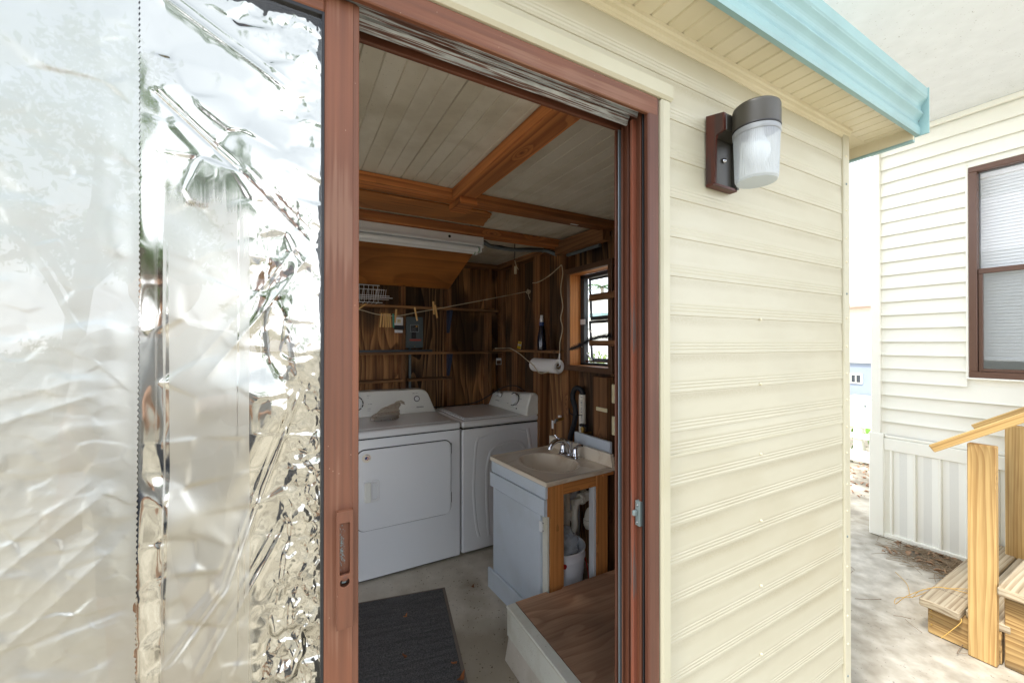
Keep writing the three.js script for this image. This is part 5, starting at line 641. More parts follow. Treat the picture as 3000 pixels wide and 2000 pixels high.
// ---------- carport roof and neighbouring house ----------
const HX = 3.93;
{
  const c = thing('carport_roof', 'flat white carport roof with speckled ceiling joining the neighbouring house', 'carport');
  part('ceiling_panel', box(1.45, HX - 0.002, 2.992, 3.01, -0.68, 1.2, 'z', 0), M.speckle, c); part('deck', box(1.43, HX + 0.3, 3.012, 3.07, -0.7, 1.22, 'x', 0.004), M.white, c);
  part('edge_trim', box(1.43, 1.4485, 2.98, 3.0115, -0.7, 1.22, 'z', 0.003), M.white, c); part('wall_trim', box(HX - 0.022, HX - 0.0025, 2.955, 2.9915, -0.68, 1.2, 'z', 0.004), M.siding2, c);
  settle(c);
}
{
  const h = thing('neighbouring_house', 'white lap sided mobile home with brown framed window beyond the steps', 'house');
  const z0 = -0.617, zE = 1.7, w0 = -0.176, w1 = 0.8, pitch = 0.0992, wall = sub('wall', h);
  const lap = (y, za, zb) => sweep([[y, HX - 0.013], [y, HX - 0.001], [y + 0.004, HX - 0.0005], [y + pitch + 0.006, HX + 0.011]].map(([a, b]) => [a, b]), za, zb, (s, a, b) => [b, a, s], 'z');
  for (let y = 0.766; y < 2.94; y += pitch) { if (y + pitch * 0.6 < 1.215 || y > 2.6) part('siding_board', lap(y, z0, zE), M.siding2, wall); else { part('siding_board', lap(y, z0, w0), M.siding2, wall); part('siding_board', lap(y, w1, zE), M.siding2, wall); } }
  part('sheathing', box(HX + 0.012, HX + 0.05, 0, 3.1, z0 - 0.03, w0 - 0.02, 'y', 0), M.siding2, wall); part('sheathing', box(HX + 0.012, HX + 0.05, 0, 3.1, w1 + 0.01, zE, 'y', 0), M.siding2, wall); part('sheathing', box(HX + 0.012, HX + 0.05, 0, 1.22, w0 - 0.02, w1 + 0.01, 'y', 0), M.siding2, wall); part('sheathing', box(HX + 0.012, HX + 0.05, 2.6, 3.1, w0 - 0.02, w1 + 0.01, 'y', 0), M.siding2, wall); part('end_wall', box(HX + 0.05, 9, 0, 3.1, z0 - 0.03, z0, 'y', 0), M.siding2, wall); part('inner_wall', box(4.9, 4.95, 0, 3.1, z0, zE, 'y', 0), M.white, wall); part('floor_deck', box(HX + 0.05, 4.9, 0.9, 0.95, z0, zE, 'x', 0), M.stud, wall); part('roof_deck', box(HX + 0.3, 9, 3.1, 3.16, z0 - 0.1, zE, 'x', 0), M.white, wall); part('end_wall', box(HX + 0.05, 9, 0, 3.1, zE, zE + 0.03, 'y', 0), M.siding2, wall);
  part('corner_post', box(HX - 0.022, HX + 0.05, 0.77, 2.955, -0.672, z0 - 0.0005, 'y', 0.004), M.siding2, h); part('corner_post', box(HX - 0.03, HX + 0.05, 0, 0.772, -0.684, -0.598, 'y', 0.004), M.siding2, h);
  const sk = sub('skirting', h); part('cap_board', box(HX - 0.024, HX + 0.01, 0.653, 0.742, -0.597, zE, 'z', 0.004), M.siding2, sk); part('cap_lip', box(HX - 0.018, HX + 0.01, 0.7435, 0.766, -0.597, zE, 'z', 0.006), M.siding2, sk); part('ground_channel', box(HX - 0.028, HX - 0.004, 0.0, 0.036, -0.597, zE, 'z', 0.003), M.siding2, sk);
  const pf = tex(256, 256, 0.132, 0.132, (u, v) => { const x = u * 0.132; if (Math.abs(x - 0.066) > 0.021) return [248, 247, 238]; const i = Math.floor(v * 26), du = ((x - 0.045 + (i % 2 ? 0.0018 : 0)) / 0.0036) % 1 - 0.5, dv = v * 26 % 1 - 0.5; return Math.hypot(du, dv) < 0.26 ? [168, 170, 166] : [248, 247, 238]; }), pm = mat({ map: pf, roughness: 0.5 });
  for (let z = -0.557, k = 0; z < zE; z += 0.128, k++) { const g = poly([[[HX - 0.008, 0.03, z + 0.012], [HX - 0.008, 0.66, z + 0.012], [HX - 0.008, 0.66, z + 0.116], [HX - 0.008, 0.03, z + 0.116]].reverse()], 'y', false); const u = g.attributes.uv, p = g.attributes.position; for (let i = 0; i < u.count; i++) u.setXY(i, p.getZ(i) - z - 0.064 + 0.066, p.getY(i)); part('skirt_panel', g, pm, sk); part('rib', sweep([[z - 0.012, HX - 0.008], [z - 0.008, HX - 0.02], [z + 0.004, HX - 0.022], [z + 0.0075, HX - 0.003], [z + 0.012, HX - 0.008]], 0.03, 0.66, (s, a, b) => [b, s, a], 'y'), M.siding2, sk); } part('skirt_panel', box(HX - 0.009, HX - 0.006, 0.03, 0.66, -0.598, -0.569, 'y', 0), M.siding2, sk);
  // window
  const w = sub('window', h), A = 1.225, B = 2.6; const br = mat({ color: S(100, 72, 58), roughness: 0.4 });
  for (const g of [box(HX - 0.03, HX + 0.02, A - 0.012, A, w0, w1, 'z', 0.003), box(HX - 0.022, HX + 0.02, B, B + 0.012, w0, w1, 'z', 0.003), box(HX - 0.022, HX + 0.02, A, B, w0, w0 + 0.012, 'y', 0.003), box(HX - 0.022, HX + 0.02, A, B, w1 - 0.012, w1, 'y', 0.003)]) part('surround', g, M.siding2, w);
  const a0 = w0 + 0.0125, a1 = w1 - 0.0125; for (const g of [box(HX - 0.026, HX + 0.03, A, A + 0.04, a0, a1, 'z', 0.003), box(HX - 0.026, HX + 0.03, B - 0.036, B, a0, a1, 'z', 0.003), box(HX - 0.0255, HX + 0.03, A + 0.04, B - 0.036, a0, a0 + 0.038, 'y', 0.003), box(HX - 0.0255, HX + 0.03, A + 0.04, B - 0.036, a1 - 0.038, a1, 'y', 0.003)]) part('frame', g, br, w);
  const sa = a0 + 0.04, sb = a1 - 0.04; part('meeting_rail', box(HX - 0.014, HX + 0.02, 1.9, 1.932, sa, sb, 'z', 0.002), br, w); for (const g of [box(HX - 0.012, HX + 0.01, 1.266, 1.899, sa, sa + 0.02, 'y', 0.002), box(HX - 0.012, HX + 0.01, 1.266, 1.286, sa + 0.02, sb, 'z', 0.002), box(HX - 0.012, HX + 0.01, 1.266, 1.899, sb - 0.02, sb, 'y', 0.002)]) part('sash', g, br, w);
  part('pane', poly([[[HX + 0.006, 1.93, sa], [HX + 0.006, 2.565, sa], [HX + 0.006, 2.565, sb], [HX + 0.006, 1.93, sb]].reverse()], 'y'), M.glass, w); part('pane', poly([[[HX + 0.002, 1.284, sa], [HX + 0.002, 1.9, sa], [HX + 0.002, 1.9, sb], [HX + 0.002, 1.284, sb]].reverse()], 'y'), M.glass, w);
  part('insect_screen', poly([[[HX - 0.006, 1.284, sa + 0.02], [HX - 0.006, 1.9, sa + 0.02], [HX - 0.006, 1.9, sb - 0.02], [HX - 0.006, 1.284, sb - 0.02]].reverse()], 'y'), mat({ color: S(150, 156, 152), roughness: 0.9, transparent: true, opacity: 0.34 }), w);
  const bl = sub('blind', h); part('head_rail', box(HX + 0.035, HX + 0.07, 2.525, 2.56, sa, sb, 'z', 0.003), M.plastic, bl); const sg = (() => { const g = box(-0.0125, 0.0125, -0.0006, 0.0006, 0, sb - sa, 'z', 0); g.rotateZ(1.25); return g; })(); for (let y = 1.36; y < 2.52; y += 0.021) { const m = part('slat', sg, M.plastic, bl); m.position.set(HX + 0.052, y, sa); } part('bottom_rail', box(HX + 0.04, HX + 0.064, 1.335, 1.35, sa, sb, 'z', 0.003), M.plastic, bl);
  settle(h);
}
{ // wooden steps up to the house, with posts and rails
  const s = thing('wooden_steps', 'pressure treated wooden steps with handrail against the house', 'stairs'); const X = 2.748, XE = 3.9;
  const step = (n, zf, y) => { part('riser', box(X + 0.07, XE, n ? y - 0.2 : 0, y - 0.0385, zf + 0.006, zf + 0.04, 'x', 0.003), M.treated, s); part('tread', box(X, XE, y - 0.038, y, zf - 0.008, zf + 0.13, 'x', 0.005), M.tread, s); part('tread', box(X + (n ? 0.004 : 0.0655), XE, y - 0.038, y - 0.001, zf + 0.136, zf + 0.274, 'x', 0.005), M.tread, s); part('side_board', box(X + 0.068, X + 0.104, 0, y - 0.0385, zf + (n ? 0.0 : 0.006), zf + 0.246, 'z', 0.003), M.treatedSide, s); for (const q of [0.045, 0.085, 0.115]) if (!n) part('screw', at(new THREE.SphereGeometry(0.004, 8, 6), X + 0.067, q, zf + 0.02), M.brass, s); };
  step(0, -0.078, 0.188); step(1, 0.176, 0.372); step(2, 0.43, 0.556); step(3, 0.684, 0.74);
  part('post', box(2.772, 2.812, 0, 0.985, 0.074, 0.162, 'y', 0.003), M.treated, s); part('post', box(2.772, 2.812, 0, 1.5, 0.78, 0.868, 'y', 0.003), M.treated, s); part('post', box(3.76, 3.8, 0.0, 0.96, 0.012, 0.1, 'y', 0.003), M.treated, s); part('post', box(3.76, 3.8, 0.0, 1.5, 0.78, 0.868, 'y', 0.003), M.treated, s);
  const rail = (x, y, z, sl) => { const L = 1.2, g = box(-0.045, 0.045, -0.038, 0, 0, L, 'z', 0.004); g.rotateX(-Math.atan(sl)); return at(g, x, y, z); }; part('handrail', rail(2.79, 0.95, -0.05, 0.7), M.treated, s); part('handrail', rail(3.775, 0.94, -0.12, 0.68), M.treated, s); settle(s);

}
{ // ink stamp on the lowest tread is part of the board's look: small dark marks
  const st = drawn(512, 64, (c) => { c.fillStyle = 'rgba(70,60,52,0.75)'; fine(c, 4, 50, 500, 38, 24); });
  const s = scene.getObjectByName('wooden_steps'); const m = part('ink_stamp', decal([0, 0, 0], [0.0, 0, 0.055], [0.008, 0, 0]), mat({ map: st, transparent: true, roughness: 0.9 }), s); m.position.set(2.93, 0.1886, -0.015).sub(s.position);
}
// ---------- yard beyond the gap and behind the side window ----------
{
  const f = thing('rail_fence', 'low white three rail fence beyond the house corner', 'fence'); for (const [a, b] of [[0.56, 0.672], [0.44, 0.555], [0.3, 0.365], [0.03, 0.162]]) part('rail', box(6.0, 6.03, a, b, -4.5, 0.5, 'z', 0.004), M.siding2, f); for (let z = -4.4; z < 0.5; z += 0.94) part('post', box(6.03, 6.11, 0, 0.7, z, z + 0.085, 'y', 0.004), M.siding2, f); settle(f);
  const h = thing('blue_house', 'pale blue and white house far behind the fence', 'house'); const bm = mat({ color: S(150, 160, 176), roughness: 0.6 }); part('lower_wall', box(9, 9.1, 0, 1.1, -8, 1.5, 'z', 0), bm, h); part('upper_wall', box(8.98, 9.1, 1.17, 2.08, -8, 1.5, 'z', 0), M.siding2, h); part('band', box(8.95, 9.1, 1.1, 1.17, -8, 1.5, 'z', 0), M.siding2, h); part('roof', box(8.7, 12, 2.08, 2.16, -8.2, 1.7, 'z', 0.01), mat({ color: S(214, 186, 172), roughness: 0.8 }), h); const w = sub('window', h); part('frame', box(8.975, 8.998, 0.72, 0.9, -2.73, -2.55, 'y', 0.003), M.siding2, w); part('pane', box(8.97, 8.976, 0.745, 0.875, -2.705, -2.575, 'y', 0), M.darkMetal, w); part('mullion', box(8.966, 8.97, 0.745, 0.875, -2.648, -2.632, 'y', 0), M.siding2, w); settle(h);
  const a = thing('utility_box', 'white utility cabinet in front of the blue house', 'cabinet'); part('case', box(8.6, 8.9, 0, 0.5, -2.62, -2.28, 'y', 0.01), M.white, a); part('lid', box(8.58, 8.92, 0.5, 0.53, -2.64, -2.26, 'y', 0.008), M.white, a); part('vent', box(8.592, 8.599, 0.36, 0.4, -2.54, -2.36, 'z', 0.002), M.galv, a); settle(a);
  const p = thing('leafy_plant', 'bright green broad leaved plant growing behind the white fence', 'plant'); for (let i = 0; i < 5; i++) part('stem', rod([6.5 + rr(-0.15, 0.15), 0, -1.7 + rr(-0.3, 0.3)], [6.45 + rr(-0.2, 0.2), 0.34, -1.7 + rr(-0.4, 0.4)], 0.006, 5), leafMats0(), p); { const r = rng(61), L = []; for (let i = 0; i < 90; i++) { const g = grid2(4, 2, (u, v) => [(v - 0.5) * 0.06 * Math.sin(Math.PI * (0.1 + 0.85 * u)), 0.02 * Math.sin(u * 3), u * 0.15]); g.rotateX(rr(-0.9, 0.3, r)); g.rotateY(r() * 6.28); L.push(at(g, 6.45 + rr(-0.28, 0.28, r), rr(0.08, 0.38, r), -1.65 + rr(-0.5, 0.5, r))); } part('foliage', join(L), mat({ color: S(112, 160, 44), roughness: 0.5, side: THREE.DoubleSide, transmission: 0.3, thickness: 0 }), p); } settle(p);
  // house and palm seen through the side window
  const g2 = thing('gabled_house', 'white gabled house with a teal awning seen through the side window', 'house'); const gx = 16, F = [[[gx, 0, -24], [gx, 3.2, -24], [gx, 4.05, -17.6], [gx, 3.3, -12], [gx, 0, -12]].reverse()]; part('wall', poly(F, 'z'), M.siding2, g2); for (let y = 1.6; y < 3.2; y += 0.2) part('siding_board', box(gx - 0.03, gx - 0.012, y, y + 0.19, -24, -12, 'z', 0.004), M.siding2, g2); part('roof', poly([[[gx - 0.4, 3.25, -24.5], [gx - 0.4, 4.15, -17.6], [gx + 6, 4.15, -17.6], [gx + 6, 3.25, -24.5]], [[gx - 0.4, 4.15, -17.6], [gx - 0.4, 3.25, -11.5], [gx + 6, 3.25, -11.5], [gx + 6, 4.15, -17.6]]], 'z'), M.white, g2); part('awning', box(gx - 0.6, gx - 0.03, 2.95, 3.18, -17.7, -16.6, 'z', 0.02), M.teal, g2); for (let z = -21; z < -14; z += 0.32) part('panel', box(gx - 1.1, gx - 1.05, 0.2, 1.55, z, z + 0.3, 'y', 0.006), M.white, g2); part('door', box(gx - 1.2, gx - 1.12, 0.1, 2.05, -18.1, -17.4, 'y', 0.01), M.teal, g2); settle(g2);
  const pt = thing('palm_tree', 'palm tree over the gabled house roof', 'palm'); part('trunk', tube([[18, 0, -19.5], [18.1, 2.5, -19.4], [18, 5.2, -19.45]], 0.12, 16, 8), bark0(), pt); for (let i = 0; i < 15; i++) { const a = i / 15 * 6.283, d = rr(0.9, 1.3), up = rr(-0.2, 0.5), L = []; for (let k = 0; k < 16; k++) { const t = k / 15, x = Math.cos(a) * d * t * 1.3, z = Math.sin(a) * d * t * 1.3, y = up * t * 2 - 1.1 * t * t; for (const s of [-1, 1]) { const q = new THREE.BufferGeometry(), n = [-Math.sin(a) * s, Math.cos(a) * s]; q.setAttribute('position', new THREE.Float32BufferAttribute([x, y, z, x + Math.cos(a) * 0.08, y, z + Math.sin(a) * 0.08, x + n[0] * 0.32 * (1 - t * 0.6) + Math.cos(a) * 0.14, y - 0.16, z + n[1] * 0.32 * (1 - t * 0.6) + Math.sin(a) * 0.14], 3)); q.setAttribute('uv', new THREE.Float32BufferAttribute([0, 0, 1, 0, 1, 1], 2)); q.computeVertexNormals(); L.push(q); } } part('frond', at(join(L), 18, 5.2, -19.45), mat({ color: S(96, 126, 76), roughness: 0.6, side: THREE.DoubleSide }), pt); } settle(pt);
  const b = thing('round_bush', 'green bush outside the side window', 'bush'); part('stem', rod([7.2, 0, -7.4], [7.2, 0.6, -7.4], 0.03, 6), bark0(), b); { const r = rng(71), L = []; for (let i = 0; i < 900; i++) { const g = leafGeo0(0.06, 0.12), v = new THREE.Vector3(r() * 2 - 1, r() * 2 - 1, r() * 2 - 1); if (v.length() > 1) continue; g.rotateX(r() * 6); g.rotateY(r() * 6); L.push(at(g, 7.2 + v.x * 0.7, 0.72 + v.y * 0.5, -7.3 + v.z * 0.8)); } part('foliage', join(L), mat({ color: S(124, 146, 72), roughness: 0.6, side: THREE.DoubleSide }), b); } settle(b);
}
function leafMats0() { return mat({ color: S(90, 130, 50), roughness: 0.6 }); }
function bark0() { return mat({ color: S(150, 140, 124), roughness: 0.9 }); }
function leafGeo0(w, l) { const g = new THREE.BufferGeometry(); g.setAttribute('position', new THREE.Float32BufferAttribute([0, 0, 0, w * 0.5, l * 0.4, 0.012, 0, l, 0, -w * 0.5, l * 0.4, 0.012], 3)); g.setAttribute('uv', new THREE.Float32BufferAttribute([0, 0, 1, 0, 1, 1, 0, 1], 2)); g.setIndex([0, 1, 2, 0, 2, 3]); g.computeVertexNormals(); return g; }
{ // litter along the house and beyond: leaves, twigs, pine straw
  const r = rng(91), mk = (n, area, f) => { const L = []; for (let i = 0; i < n; i++) { const [x, z] = area(); L.push(at(f(), x, 0.004 + r() * 0.012, z)); } return join(L); };
  const needle = () => { const l = rr(0.04, 0.16, r), a = r() * 6.28, c = rr(-0.012, 0.012, r) * l * 6; return tube([[0, 0, 0], [l * 0.5, 0.002, c], [l, 0, 0]], 0.0015, 4, 4).rotateY(a); };
  const flake = () => { const g = leafGeo0(rr(0.012, 0.03, r), rr(0.025, 0.06, r)); g.rotateX(-1.57 + rr(-0.4, 0.4, r)); g.rotateY(r() * 6.28); return g; };
  const strip = () => { const t = Math.pow(r(), 0.7); return [HX - 0.05 - Math.pow(r(), 2) * 0.34, mix(-0.5, -0.1, t)]; }, far = () => [rr(4.7, 6.3, r), rr(-2.3, -0.7, r)], wide = () => [rr(2.1, 3.8, r), rr(-0.9, 0.3, r)];
  const st = (n, g, c) => { const o = setting(n, g, mat({ color: c, roughness: 0.9, side: THREE.DoubleSide }), 'stuff'); return o; };
  st('pine_straw', mk(520, strip, needle), S(150, 130, 104)); st('leaf_litter', mk(60, strip, flake), S(168, 134, 104)); st('yard_litter', mk(420, far, flake), S(160, 122, 96)); st('twigs', mk(30, wide, needle), S(132, 112, 92));
  const wire = (pts, lab) => one('dry_vine', lab, 'vine', tube(pts, 0.0016, 50, 5), mat({ color: S(206, 164, 84), roughness: 0.7 }), 'dry vines by the steps');
  wire([[3.0, 0.191, 0.03], [2.92, 0.2, -0.06], [2.86, 0.12, -0.16], [2.9, 0.03, -0.22], [3.02, 0.01, -0.25], [3.1, 0.02, -0.2], [3.3, 0.1, -0.12], [3.4, 0.191, -0.06]], 'curled golden vine looping in front of the lowest tread'); wire([[3.1, 0.191, 0.05], [2.98, 0.196, -0.02], [2.94, 0.15, -0.12], [3.05, 0.03, -0.2], [3.25, 0.01, -0.28], [3.35, 0.01, -0.36]], 'straight golden vine lying over the lowest tread');
  wire([[2.742, 0.17, 0.06], [2.735, 0.16, 0.062], [2.72, 0.1, 0.03], [2.715, 0.05, 0.0]], 'short straw blade bent down over the step side');
}
// ---------- what stands in front of the shed, behind the viewer (mirrored in the foil and the glass) ----------
function leafGeo(w, l) { const g = new THREE.BufferGeometry(); g.setAttribute('position', new THREE.Float32BufferAttribute([0, 0, 0, w * 0.5, l * 0.35, 0.012, 0, l, -0.01, -w * 0.5, l * 0.35, 0.012], 3)); g.setAttribute('uv', new THREE.Float32BufferAttribute([0, 0, 1, 0, 1, 1, 0, 1], 2)); g.setIndex([0, 1, 2, 0, 2, 3]); g.computeVertexNormals(); return g; }
const leafMats = [S(96, 128, 58), S(76, 112, 46), S(112, 152, 54)].map(c => mat({ color: c, roughness: 0.6, transmission: 0.35, thickness: 0, side: THREE.DoubleSide }));
function crown(parent, name, seed, blobs, count, size, m) {
  const r = rng(seed), P = [], N = [], q = new THREE.Quaternion(), e = new THREE.Euler(), v = new THREE.Vector3(), L = leafGeo(size * 0.5, size), lp = L.attributes.position.array, ln = L.attributes.normal.array, idx = L.index.array;
  const tot = blobs.reduce((s, b) => s + b[3] ** 2, 0);
  for (const [bx, by, bz, br] of blobs) for (let k = 0, n = Math.round(count * br * br / tot); k < n; k++) {
    v.set(r() * 2 - 1, r() * 2 - 1, r() * 2 - 1); if (v.length() > 1) { k--; continue; } v.multiplyScalar(br * (0.55 + 0.45 * r())); v.y *= 0.75;
    e.set(r() * 6.3, r() * 6.3, r() * 6.3); q.setFromEuler(e); const s = 0.7 + 0.7 * r();
    for (const i of idx) { const p = new THREE.Vector3(lp[i * 3] * s, lp[i * 3 + 1] * s, lp[i * 3 + 2] * s).applyQuaternion(q), nn = new THREE.Vector3(ln[i * 3], ln[i * 3 + 1], ln[i * 3 + 2]).applyQuaternion(q); P.push(bx + v.x + p.x, by + v.y + p.y, bz + v.z + p.z); N.push(nn.x, nn.y, nn.z); }
  }
  const g = new THREE.BufferGeometry(); g.setAttribute('position', new THREE.Float32BufferAttribute(P, 3)); g.setAttribute('normal', new THREE.Float32BufferAttribute(N, 3)); g.setAttribute('uv', new THREE.Float32BufferAttribute(new Float32Array(P.length / 3 * 2), 2));
  return part(name, g, m, parent);
}
const bark = mat({ color: S(118, 108, 96), roughness: 0.9, bumpMap: T.roughB, bumpScale: 0.01 });
function tree(name, label, x, z, h, lean, seed, leaves, spread, m, low = 0.45, girth = 0.11) {
  const t = thing(name, label, 'tree', 'trees in the yard before the shed'), r = rng(seed), tip = [x + lean, h * 0.62, z];
  part('trunk', tube([[x, -0.05, z], [x + lean * 0.2 + rr(-0.08, 0.08, r), h * 0.2, z], [x + lean * 0.6 + rr(-0.1, 0.1, r), h * 0.42, z + rr(-0.1, 0.1, r)], tip], girth, 14, 8), bark, t);
  const blobs = [];
  for (let i = 0; i < 7; i++) { const a = i / 7 * 6.28 + r(), f = low + (1 - low) * r(), s = [mix(x, tip[0], f), tip[1] * f, z], e = [s[0] + Math.cos(a) * spread * rr(0.6, 1, r), s[1] + h * rr(0.12, 0.36, r), s[2] + Math.sin(a) * spread * rr(0.6, 1, r)]; part('limb', tube([s, [mix(s[0], e[0], 0.4), mix(s[1], e[1], 0.6), mix(s[2], e[2], 0.4)], e], girth * 0.36, 10, 6), bark, t); blobs.push([...e, spread * rr(0.35, 0.6, r)]); }
  blobs.push([tip[0], h * 0.9, tip[2], spread * 0.6]); crown(t, 'crown', seed + 1, blobs, leaves, 0.17, m); return settle(t);
}
tree('broadleaf_tree', 'leaning broadleaf tree with pale trunk mirrored in the dull film', -3.65, 10.0, 7.6, 0.6, 301, 3600, 2.2, leafMats[0], 0.28, 0.16);
tree('broadleaf_tree', 'dense dark green tree behind the leaning one', -6.6, 12.5, 7.5, -0.3, 302, 4200, 2.4, leafMats[1], 0.45, 0.2);
tree('broadleaf_tree', 'mid green tree mirrored beside the pinked edge of the film', -2.75, 12.2, 5.4, 0.15, 304, 2600, 1.15, leafMats[2], 0.3, 0.1);
tree('broadleaf_tree', 'small bright green tree at the end of the shrubs', -0.62, 11.5, 3.7, 0.1, 303, 900, 0.6, leafMats[2], 0.4, 0.06);
for (const [x, z, r, s, l] of [[-4.9, 13.5, 1.1, 313, 'tall shrub at the back of the yard']]) {
  const t = thing('shrub', l, 'shrub'); for (let i = 0; i < 4; i++) part('stem', rod([x + rr(-0.1, 0.1), -0.02, z + rr(-0.1, 0.1)], [x + rr(-0.4, 0.4), r * 1.1, z + rr(-0.4, 0.4)], 0.02, 6, 0.01), bark, t);
  crown(t, 'foliage', s, [[x, r * 0.8, z, r], [x + r * 0.6, r * 0.6, z, r * 0.7], [x - r * 0.6, r * 0.7, z + 0.2, r * 0.7]], 2400, 0.16, leafMats[s % 3]); settle(t);
}
// ---------- photographer standing beside the camera, seen only as a blurred mirror image ----------
{
  // bones: [ax, ay, az, bx, by, bz, ra, rb]; figure faces -z (the shed)
  const body = [[0, 1.0, 0, 0, 1.2, 0.0, 0.135, 0.14], [0, 1.2, 0, 0, 1.4, 0.01, 0.145, 0.12], [-0.16, 1.42, 0.01, 0.16, 1.42, 0.01, 0.065, 0.065], [0, 1.42, 0.01, 0, 1.54, -0.01, 0.06, 0.055], [-0.08, 0.95, 0, 0.08, 0.95, 0, 0.125, 0.125],
    [-0.1, 0.92, 0, -0.12, 0.5, -0.01, 0.088, 0.058], [-0.12, 0.5, -0.01, -0.13, 0.09, 0.02, 0.056, 0.038], [-0.13, 0.06, 0.03, -0.14, 0.035, -0.13, 0.042, 0.03], [0.1, 0.92, 0, 0.12, 0.5, -0.01, 0.088, 0.058], [0.12, 0.5, -0.01, 0.13, 0.09, 0.02, 0.056, 0.038], [0.13, 0.06, 0.03, 0.15, 0.035, -0.13, 0.042, 0.03],
    [-0.19, 1.41, 0.01, -0.25, 1.13, 0.0, 0.052, 0.042], [-0.25, 1.13, 0, -0.24, 0.9, -0.09, 0.041, 0.03], [0.19, 1.41, 0.01, 0.25, 1.16, -0.02, 0.052, 0.042], [0.25, 1.16, -0.02, 0.26, 1.24, -0.24, 0.041, 0.029]];
  const hands = []; const hand = (w, dir, up, side) => { const W = new THREE.Vector3(...w), D = new THREE.Vector3(...dir).normalize(), U = new THREE.Vector3(...up).normalize(), Sd = new THREE.Vector3().crossVectors(D, U).multiplyScalar(side), P = (a, b, c) => W.clone().addScaledVector(D, a).addScaledVector(Sd, b).addScaledVector(U, c).toArray(); for (const k of [-0.028, -0.009, 0.01, 0.029]) hands.push([...P(0, k * 0.5, 0), ...P(0.075, k, -0.004), 0.017, 0.0125]); [[-0.028, 0.07], [-0.009, 0.084], [0.01, 0.078], [0.029, 0.06]].forEach(([k, L]) => { hands.push([...P(0.075, k, -0.004), ...P(0.075 + L * 0.5, k * 1.1, -0.012), 0.0095, 0.0088]); hands.push([...P(0.075 + L * 0.5, k * 1.1, -0.012), ...P(0.075 + L * 0.8, k * 1.1, -0.034), 0.0088, 0.0075]); }); hands.push([...P(0.02, -0.024, 0), ...P(0.055, -0.052, -0.012), 0.0115, 0.01]); hands.push([...P(0.055, -0.052, -0.012), ...P(0.085, -0.054, -0.026), 0.01, 0.008]); };
  hand([-0.24, 0.9, -0.09], [0.02, -0.9, -0.3], [0.2, 0.3, -0.9], 1); hand([0.26, 1.24, -0.24], [-0.1, 0.15, -0.95], [0.1, 0.95, 0.15], 1);
  const head = [[0, 1.63, -0.015, 0, 1.7, 0.0, 0.085, 0.094], [0, 1.58, -0.05, 0, 1.62, -0.05, 0.045, 0.06], [0, 1.645, -0.105, 0, 1.612, -0.125, 0.012, 0.017], [-0.088, 1.64, 0.0, -0.09, 1.665, 0.005, 0.018, 0.02], [0.088, 1.64, 0, 0.09, 1.665, 0.005, 0.018, 0.02], [-0.03, 1.672, -0.092, 0.03, 1.672, -0.092, 0.014, 0.014], [-0.018, 1.582, -0.098, 0.018, 1.582, -0.098, 0.009, 0.009]];
  const dist = (b, x, y, z) => { const dx = b[3] - b[0], dy = b[4] - b[1], dz = b[5] - b[2], L = dx * dx + dy * dy + dz * dz, t = clamp(((x - b[0]) * dx + (y - b[1]) * dy + (z - b[2]) * dz) / L); return Math.hypot(x - b[0] - t * dx, y - b[1] - t * dy, z - b[2] - t * dz) - mix(b[6], b[7], t); };
  // surface nets on a grid
  const skin = (bones, k, lo, hi, h, grow = 0, cut) => {
    const n = [0, 1, 2].map(i => Math.ceil((hi[i] - lo[i]) / h) + 1), F = new Float32Array(n[0] * n[1] * n[2]), id = (i, j, l) => (l * n[1] + j) * n[0] + i;
    for (let l = 0; l < n[2]; l++) for (let j = 0; j < n[1]; j++) for (let i = 0; i < n[0]; i++) { const x = lo[0] + i * h, y = lo[1] + j * h, z = lo[2] + l * h; let s = 0; for (const b of bones) s += Math.exp(-k * dist(b, x, y, z)); let d = -Math.log(s) / k - grow; if (cut) d = Math.max(d, cut(x, y, z)); F[id(i, j, l)] = d; }
    const V = new Map(), P = [], I = [], vert = (i, j, l) => { const key = id(i, j, l); if (V.has(key)) return V.get(key); let c = 0, sx = 0, sy = 0, sz = 0; const co = (a, b, d) => F[id(i + a, j + b, l + d)]; for (const [a, b] of [[[0, 0, 0], [1, 0, 0]], [[0, 1, 0], [1, 1, 0]], [[0, 0, 1], [1, 0, 1]], [[0, 1, 1], [1, 1, 1]], [[0, 0, 0], [0, 1, 0]], [[1, 0, 0], [1, 1, 0]], [[0, 0, 1], [0, 1, 1]], [[1, 0, 1], [1, 1, 1]], [[0, 0, 0], [0, 0, 1]], [[1, 0, 0], [1, 0, 1]], [[0, 1, 0], [0, 1, 1]], [[1, 1, 0], [1, 1, 1]]]) { const p = co(...a), q = co(...b); if ((p < 0) !== (q < 0)) { const t = p / (p - q); sx += mix(a[0], b[0], t); sy += mix(a[1], b[1], t); sz += mix(a[2], b[2], t); c++; } } P.push(lo[0] + (i + sx / c) * h, lo[1] + (j + sy / c) * h, lo[2] + (l + sz / c) * h); V.set(key, P.length / 3 - 1); return P.length / 3 - 1; };
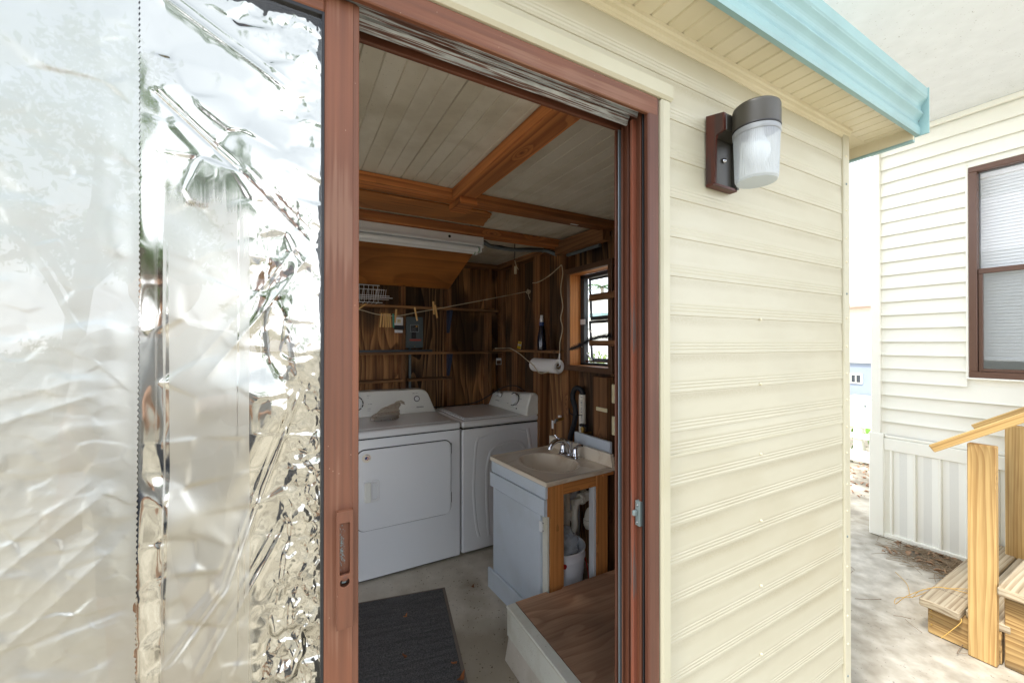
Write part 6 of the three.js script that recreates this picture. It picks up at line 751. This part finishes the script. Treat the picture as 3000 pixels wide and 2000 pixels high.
    for (let l = 1; l < n[2] - 1; l++) for (let j = 1; j < n[1] - 1; j++) for (let i = 1; i < n[0] - 1; i++) { const a = F[id(i, j, l)] < 0; const q = (b, v) => { if (a === b) return; if (a) I.push(v[0], v[1], v[2], v[0], v[2], v[3]); else I.push(v[2], v[1], v[0], v[3], v[2], v[0]); }; q(F[id(i + 1, j, l)] < 0, F[id(i + 1, j, l)] < 0 !== a ? [vert(i, j - 1, l - 1), vert(i, j, l - 1), vert(i, j, l), vert(i, j - 1, l)] : 0); q(F[id(i, j + 1, l)] < 0, F[id(i, j + 1, l)] < 0 !== a ? [vert(i - 1, j, l - 1), vert(i - 1, j, l), vert(i, j, l), vert(i, j, l - 1)] : 0); q(F[id(i, j, l + 1)] < 0, F[id(i, j, l + 1)] < 0 !== a ? [vert(i - 1, j - 1, l), vert(i, j - 1, l), vert(i, j, l), vert(i - 1, j, l)] : 0); }
    const g = new THREE.BufferGeometry(); g.setAttribute('position', new THREE.Float32BufferAttribute(P, 3)); g.setAttribute('uv', new THREE.Float32BufferAttribute(new Float32Array(P.length / 3 * 2), 2)); g.setIndex(I); g.computeVertexNormals(); return g;
  };
  const p = thing('person', 'person in pale grey shirt and dark shorts mirrored in the foil door', 'person'), skinM = mat({ color: S(196, 152, 126), roughness: 0.6 });
  part('body', join([skin(body, 45, [-0.42, -0.02, -0.42], [0.42, 1.6, 0.22], 0.022), skin(head, 60, [-0.14, 1.5, -0.17], [0.14, 1.83, 0.13], 0.009), skin(hands.slice(0, 14), 160, [-0.34, 0.66, -0.24], [-0.13, 0.95, 0.0], 0.006), skin(hands.slice(14), 160, [0.12, 1.1, -0.48], [0.4, 1.38, -0.18], 0.006)]), skinM, p);
  part('shirt', skin([...body.slice(0, 3), body[4], body[11], body[13]], 45, [-0.36, 0.8, -0.25], [0.36, 1.56, 0.25], 0.02, 0.014, (x, y) => Math.max(0.9 - y, Math.abs(x) > 0.2 ? 1.22 - y : -1, Math.abs(x) < 0.07 ? y - 1.475 : -1)), mat({ color: S(196, 200, 206), roughness: 0.9 }), p);
  part('shorts', skin([body[4], body[5], body[8], body[0]], 45, [-0.3, 0.42, -0.25], [0.3, 1.1, 0.25], 0.02, 0.016, (x, y) => Math.max(0.52 - y, y - 1.02)), mat({ color: S(70, 78, 98), roughness: 0.9 }), p);
  for (const i of [7, 10]) part('shoe', skin([body[i]], 45, [body[i][0] - 0.12, -0.03, -0.25], [body[i][0] + 0.12, 0.14, 0.14], 0.014, 0.012, (x, y) => 0.002 - y), mat({ color: S(58, 56, 54), roughness: 0.7 }), p);
  part('hair', skin([[0, 1.7, 0.02, 0, 1.72, 0.0, 0.094, 0.098], [0, 1.64, 0.05, 0, 1.68, 0.04, 0.075, 0.09]], 60, [-0.14, 1.52, -0.16], [0.14, 1.86, 0.18], 0.012, 0.006, (x, y, z) => Math.max(1.67 - y - Math.max(0, z + 0.03) * 1.6, -0.5)), mat({ color: S(62, 46, 34), roughness: 0.8 }), p);
  for (const x of [-0.032, 0.032]) part('eye', at(new THREE.SphereGeometry(0.009, 10, 8), x, 1.655, -0.094), M.black, p);
  p.position.set(-0.42, 0, 1.34); p.rotation.y = 0.12; scene.add(p);
}
scene.traverse(o => { if (o.isMesh) { o.castShadow = true; o.receiveShadow = true; } });
renderer.render(scene, camera);
